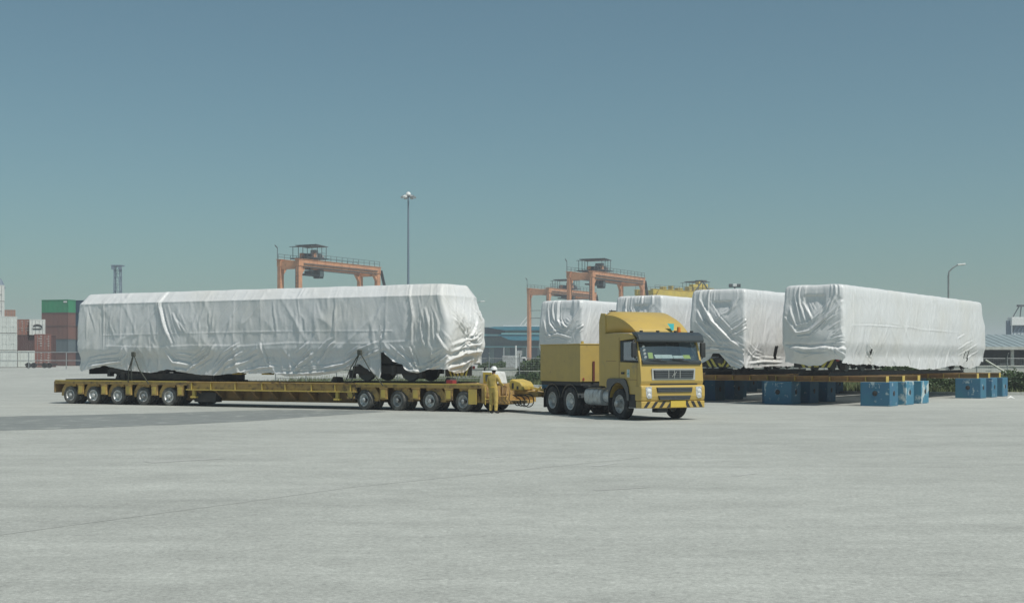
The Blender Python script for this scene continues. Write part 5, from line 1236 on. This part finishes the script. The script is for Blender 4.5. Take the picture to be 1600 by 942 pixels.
def cpaint(key, c):
    if key not in CONT: CONT[key] = mat('container_'+key, c, 0.65, c2=tuple(a*0.78+0.02 for a in c), scale=0.7, lo=0.4, hi=0.7, c3=tuple(a*0.5+0.05 for a in c), scale3=2.2, lo3=0.62, hi3=0.75, stretch=(1,1,0.4))
    return CONT[key]
def container(label, loc, ang, L, key, c, marks=None):
    t = thing('shipping_container', label, 'container', loc, ang, 'stacked shipping containers'); m = cpaint(key, c)
    link('corrugated_panels', CM[L][0], m, t); link('corner_frame', CM[L][1], m, t); link('bottom_rail', CM[L][2], M['rail_dark'], t)
    for y in (0.145,1.225):
        d = link('door', door_me, m, t, (0,y,0)); link('lock_rods', rod_me, M['galv'] if key != 'white' else M['white'], d)
    if marks == 'text':
        mb = MB(); r = random.Random(hash(label) % 999)
        for y0_ in (0.25,1.35):
            for i in range(5):
                z = 2.2-i*0.36; wd_ = r.uniform(0.15,0.6); mb.box(-0.045,-0.04,2.44-y0_-wd_ if False else y0_,y0_+wd_,z,z+r.uniform(0.05,0.11))
        tag(part('lettering_marks', mb, M['dim_white'], t), kind='stuff')
    if marks == 'swoosh':
        mb = MB(); q = []
        for i in range(9): g = R(200-180*i/8); q.append((1.22+0.75*math.cos(g), 1.35+0.45*math.sin(g)))
        for i in range(9): g = R(20+180*i/8); q.append((1.22+0.55*math.cos(g), 1.30+0.22*math.sin(g)))
        mb.prism(q,'x',-0.05,-0.042).box(-0.05,-0.042,0.6,1.9,0.95,1.12); part('logo_mark', mb, M['yblack'], t)
    if marks == 'side':
        part('lettering_mark', MB().box(5.0,5.8,-0.012,-0.004,2.0,2.3), M['white'], t)
    return t
z0 = 0.8; VA = 0.36; END = math.pi/2+VA                              # END: door end towards the camera
WHT, PALE = (0.56,0.59,0.56), (0.66,0.67,0.64); RED, BRN, DBR = (0.21,0.09,0.07), (0.13,0.066,0.055), (0.085,0.042,0.038)
def endc(label, x, d, lvl, key, c, L=6.06, marks=None):   # x: pixel of the left edge; local y runs to the left
    return container(label, (pxd(x,d)+2.44*math.cos(VA), d+2.44*math.sin(VA), z0+lvl*CH_), END, L, key, c, marks)
lv = ['bottom','second','third','fourth','topmost']
for i in range(3): endc(f'pale grey container door end, {["bottom","middle","top"][i]} of the three-high stack at the left edge', 0, 203, i, 'white', WHT)
for i in range(5): endc(f'white container at the very left edge, {lv[i]} of the tallest stack there', -19, 211, i, 'tallwhite', PALE)
for i in range(4): endc(f'pale brown container in the stack behind the left-edge stacks, {lv[i]} one', 2, 246, i, 'tan', (0.33,0.19,0.14))
endc('pale grey container on the ground between the left-edge stack and the red ones', 28, 207, 0, 'white', WHT)
container('dark brown container lying sideways left of the red ones, front of two', (pxd(26,218),218,z0+CH_), VA, 6.06, 'dbrown', DBR)
container('dark brown container lying sideways, rear of two and mostly hidden', (pxd(26,218)-1.0,220.6,z0+CH_), VA, 6.06, 'dbrown', DBR)
container('dark brown container on the ground, hidden under the rear sideways one', (pxd(26,218)-1.0,220.6,z0), VA, 6.06, 'dbrown', DBR)
container('dark brown container on the ground, hidden under the front sideways one', (pxd(26,218),218,z0), VA, 6.06, 'dbrown', DBR)
endc('red-brown container with white lettering, bottom one of the red pair', 54, 208, 0, 'redbrown', RED, marks='text')
endc('red-brown container with white lettering, top one of the red pair', 54, 208, 1, 'redbrown', RED, marks='text')
endc('orange-brown container end with white lettering, above the dark brown container', 25, 218.2, 2, 'rust', (0.28,0.13,0.095), marks='text')
endc('white container end with a dark swoosh logo, above the dark brown container', 46, 218.3, 2, 'tallwhite', PALE, marks='swoosh')
aG = R(-17); GX, GY = pxd(65,264), 264.0
for i, (key, c, nm) in enumerate((('brown',BRN,'brown container at the bottom of the green-topped stack'),('slate',(0.10,0.135,0.15),'slate grey container second from the ground in the green-topped stack'),('brown',(0.17,0.085,0.068),'brown container in the middle of the green-topped stack'),('brown',(0.17,0.085,0.068),'brown container directly under the green one'),('green',(0.03,0.24,0.115),'bright green container on top of its stack'))):
    container(nm, (GX,GY,z0+i*CH_), aG, 6.06, key+str(i), c, 'side' if key == 'green' else None)
for i, (key, c, nm) in enumerate((('navy',(0.035,0.06,0.085),'dark navy container at the bottom right of the green-topped stack'),('navy',(0.03,0.075,0.11),'navy container second from the ground beside the green-topped stack'),('brown',BRN,'brown container in the middle of the stack half hidden by the wrapped car'),('blue',(0.02,0.07,0.12),'deep blue container below the top one of the stack half hidden by the wrapped car'),('blue',(0.03,0.085,0.14),'deep blue container on top of the stack half hidden by the wrapped car'))):
    container(nm, (GX+4.2,GY+2.6,z0+i*CH_), aG, 6.06, key+'r'+str(i), c)

# chassis trailer and railing in front of the containers
cx_, cd_ = pxd(42,196), 196
t = thing('container_chassis', 'low black container chassis parked in front of the container stacks', 'trailer', (cx_,cd_,gz(cx_,cd_)))
part('frame', MB().box(0,4.2,-0.45,-0.3,0.42,0.60).box(0,4.2,0.3,0.45,0.42,0.60).box(0.1,0.3,-1.1,1.1,0.42,0.62).box(3.9,4.1,-1.1,1.1,0.42,0.62), M['dark'], t)
for x in (0.55,1.35,2.9,3.6): w = link('wheel', tyre_t, M['tyre'], t, (x,-0.95,0.40)); link('rim', rim_t, M['dark'], w)
x0_, d_ = pxd(-10,172), 172
t = thing('pipe_railing', 'thin grey pipe railing in front of the container stacks', 'railing', (x0_,d_,gz(x0_,d_)))
for i in range(5):
    part('post', MB().cyl((i*4.8-0.3,0,-0.05),(i*4.8-0.3,0,2.2),0.06,8), M['galv'], t, smooth=50)
    if i < 4:
        for z in (1.1,2.15): part('rail', MB().cyl((i*4.8-0.24,0,z),(i*4.8+4.44,0,z),0.05,8), M['galv'], t, smooth=50)

# ---------------------------------------------------------------- buildings
t = thing('teal_building', 'long teal terminal building with stepped roof bands behind the fence', 'building', (0,430,0))
part('wall', MB().box(-34,60,3,30,0,9.2), M['teal_wall'], t)
part('lower_band', MB().prism([(-4.4,9.9),(-3.6,10.1),(70,10.1),(70,8.3),(0.6,8.15),(-1.2,8.45)],'y',-3.0,8), M['teal'], t)
part('band_trim', MB().prism([(-3.4,-3.3),(70,-3.3),(70,8),(-1.6,8)],'z',10.103,10.5), M['teal_pale'], t)
part('clerestory', MB().prism([(-2.2,-1.6),(70,-1.6),(70,8),(-0.6,8)],'z',10.503,11.4), M['teal_wall'], t)
part('upper_band', MB().prism([(-7.5,12.2),(-5.8,12.5),(70,12.62),(70,11.403),(-2.6,11.403)],'y',-2.6,14), M['teal'], t)
part('roof_edge', MB().prism([(-2.8,-1.2),(70,-1.2),(70,14),(-1.2,14)],'z',12.603,13.0), M['white'], t)
part('wing_glass', MB().box(-36,-2.2,1.0,12,9.21,12.0), M['teal_dark'], t)
part('wing_trim', MB().box(-36,-3.3,0.2,1.5,9.6,10.2), M['teal_pale'], t)
part('wing_roof', MB().box(-36.5,-3.4,0.4,12.5,12.003,12.4), M['teal_dark'], t)
for i in range(9):
    x = -11+i*5.2
    part('dark_bay', MB().box(x,x+3.6,2.9,3.6,1.2,5.8), M['teal_dark'], t)
part('canopy', MB().box(-12,40,0.0,2.9,6.0,6.35), M['teal_pale'], t)
for i in range(7): part('column', MB().cyl((-10+i*7.4,0.4,0),(-10+i*7.4,0.4,5.998),0.22,8), M['white'], t, smooth=50)
part('roof_lattice', MB().beam((2.6,1,13.0),(5.0,1,16.0),0.2,0.2).beam((4.0,1,13.0),(6.2,1,16.0),0.2,0.2), M['white'], t)

t = thing('open_shed', 'low open-fronted shed with a grey sheet roof at the right edge', 'shed', (0,168,0))
part('roof', MB().prism([(-0.6,3.40),(-0.6,3.55),(11,5.35),(22,3.9),(22,3.75),(11,5.2)],'x',34,92), M['sheet_roof'], t)
part('gutter', MB().box(33.9,92.1,-0.82,-0.61,3.25,3.62), M['pale_con'], t)
part('back_wall', MB().box(34,92,12,12.3,0,3.6), M['shed_wall'], t)
for i in range(9): part('column', MB().box(36+i*6.6,36.35+i*6.6,0,0.35,0,3.38), M['pale_con'], t)
mb = MB()
for i in range(58): mb.prism([(-0.6,3.57),(-0.6,3.60),(11,5.40),(11,5.37)],'x',34.3+i,34.36+i)
part('roof_ribs', mb, M['sheet_roof'], t)

def parked_car(label, loc, ang, m):
    t = thing('parked_car', label, 'car', loc, ang, 'vehicles under the shed')
    b = part('body', MB().prism([(-2.1,0.35),(-2.15,0.75),(-1.3,0.92),(1.55,0.95),(2.1,0.85),(2.12,0.35)],'y',-0.85,0.85), m, t, bevel=0.1, seg=3)
    part('cabin', MB().prism([(-1.25,0.93),(-0.45,1.42),(1.05,1.45),(1.75,0.95)],'y',-0.72,0.72), M['glass_dark'], t, bevel=0.06)
    part('roof', MB().prism([(-0.42,1.421),(-0.3,1.48),(0.95,1.50),(1.05,1.452)],'y',-0.70,0.70), m, t, bevel=0.02)
    for x in (-1.35,1.3):
        for y in (-0.86,0.86): w = link('wheel', tyre_t, M['tyre'], t, (x,y*0.86,0.33)); w.scale = (0.82,0.8,0.82); link('rim', rim_t, M['rim'], w)
    return t
parked_car('white car parked under the shed roof at the right edge', (pxd(1561,172.5),172.5,0), R(10), M['white'])
parked_car('blue car parked under the shed at the right edge of the photo', (pxd(1599,173),173,0), R(-6), mat('car_blue',(0.05,0.18,0.36),0.35))

# box lorry and post behind the fence
t = thing('box_lorry', 'grey box lorry parked behind the fence beyond the person', 'lorry', (pxd(785,178),178,0))
bx = part('box_body', MB().box(0,2.45,-1.0,1.0,1.0,2.55), M['rim_grey'], t, bevel=0.03)
part('cab', MB().prism([(2.5,0.55),(2.5,2.35),(3.1,2.35),(3.35,1.65),(3.4,0.55)],'y',-0.95,0.95), M['white'], t, bevel=0.06)
part('side_window', MB().prism([(2.65,1.6),(2.65,2.15),(3.0,2.15),(3.2,1.6)],'y',-0.965,-0.952), M['glass_dark'], t)
part('underframe', MB().box(0.05,3.2,-0.7,0.7,0.5,0.98), M['dark'], t)
for x in (0.6,2.95): w = link('wheel', tyre_t, M['tyre'], t, (x,-0.82,0.40)); link('rim', rim_t, M['rim_grey'], w)
for x in (0.6,2.95): w = link('wheel', tyre_t, M['tyre'], t, (x,0.82,0.40), math.pi); link('rim', rim_t, M['rim_grey'], w)
t = thing('sign_post', 'white post with a small grey board behind the fence', 'sign', (pxd(806,160),160,0))
part('post', MB().cyl((0,0,0),(0,0,3.7),0.09,8), M['white'], t, smooth=50)
part('board', MB().box(0.15,0.75,-0.03,0.03,2.5,3.1).box(0.08,0.149,-0.02,0.02,2.7,2.78), M['rim_grey'], t)
for i, (x, d, h) in enumerate(((757,170,1.6),(768,165,1.4),(778,172,1.8))):
    leafy('shrub', ['grey-green shrub behind the fence beside the front of the wrapped car','small shrub behind the fence just left of the hard hat','taller shrub behind the fence just right of the hard hat'][i], 'shrub', (pxd(x,d),d,0), [(-0.3,0,h*0.6,0.6),(0.4,0.1,h*0.75,0.6)], 1200, 0.12, M['leaf'])

# ---------------------------------------------------------------- haze
hz_m = bpy.data.materials.new('haze_air'); hz_m.use_nodes = True
n, l = hz_m.node_tree.nodes, hz_m.node_tree.links; n.clear()
o_ = n.new('ShaderNodeOutputMaterial'); vol = n.new('ShaderNodeVolumePrincipled')
vol.inputs['Color'].default_value = (0.88,0.91,1.0,1); vol.inputs['Density'].default_value = 0.0005; vol.inputs['Anisotropy'].default_value = 0.2
l.new(vol.outputs[0], o_.inputs['Volume'])
hb = part('haze', MB().box(-2450,2450,-70,2450,-1.5,36), hz_m)
tag(hb, 'thin pale haze in the air over the yard', 'haze', kind='stuff')
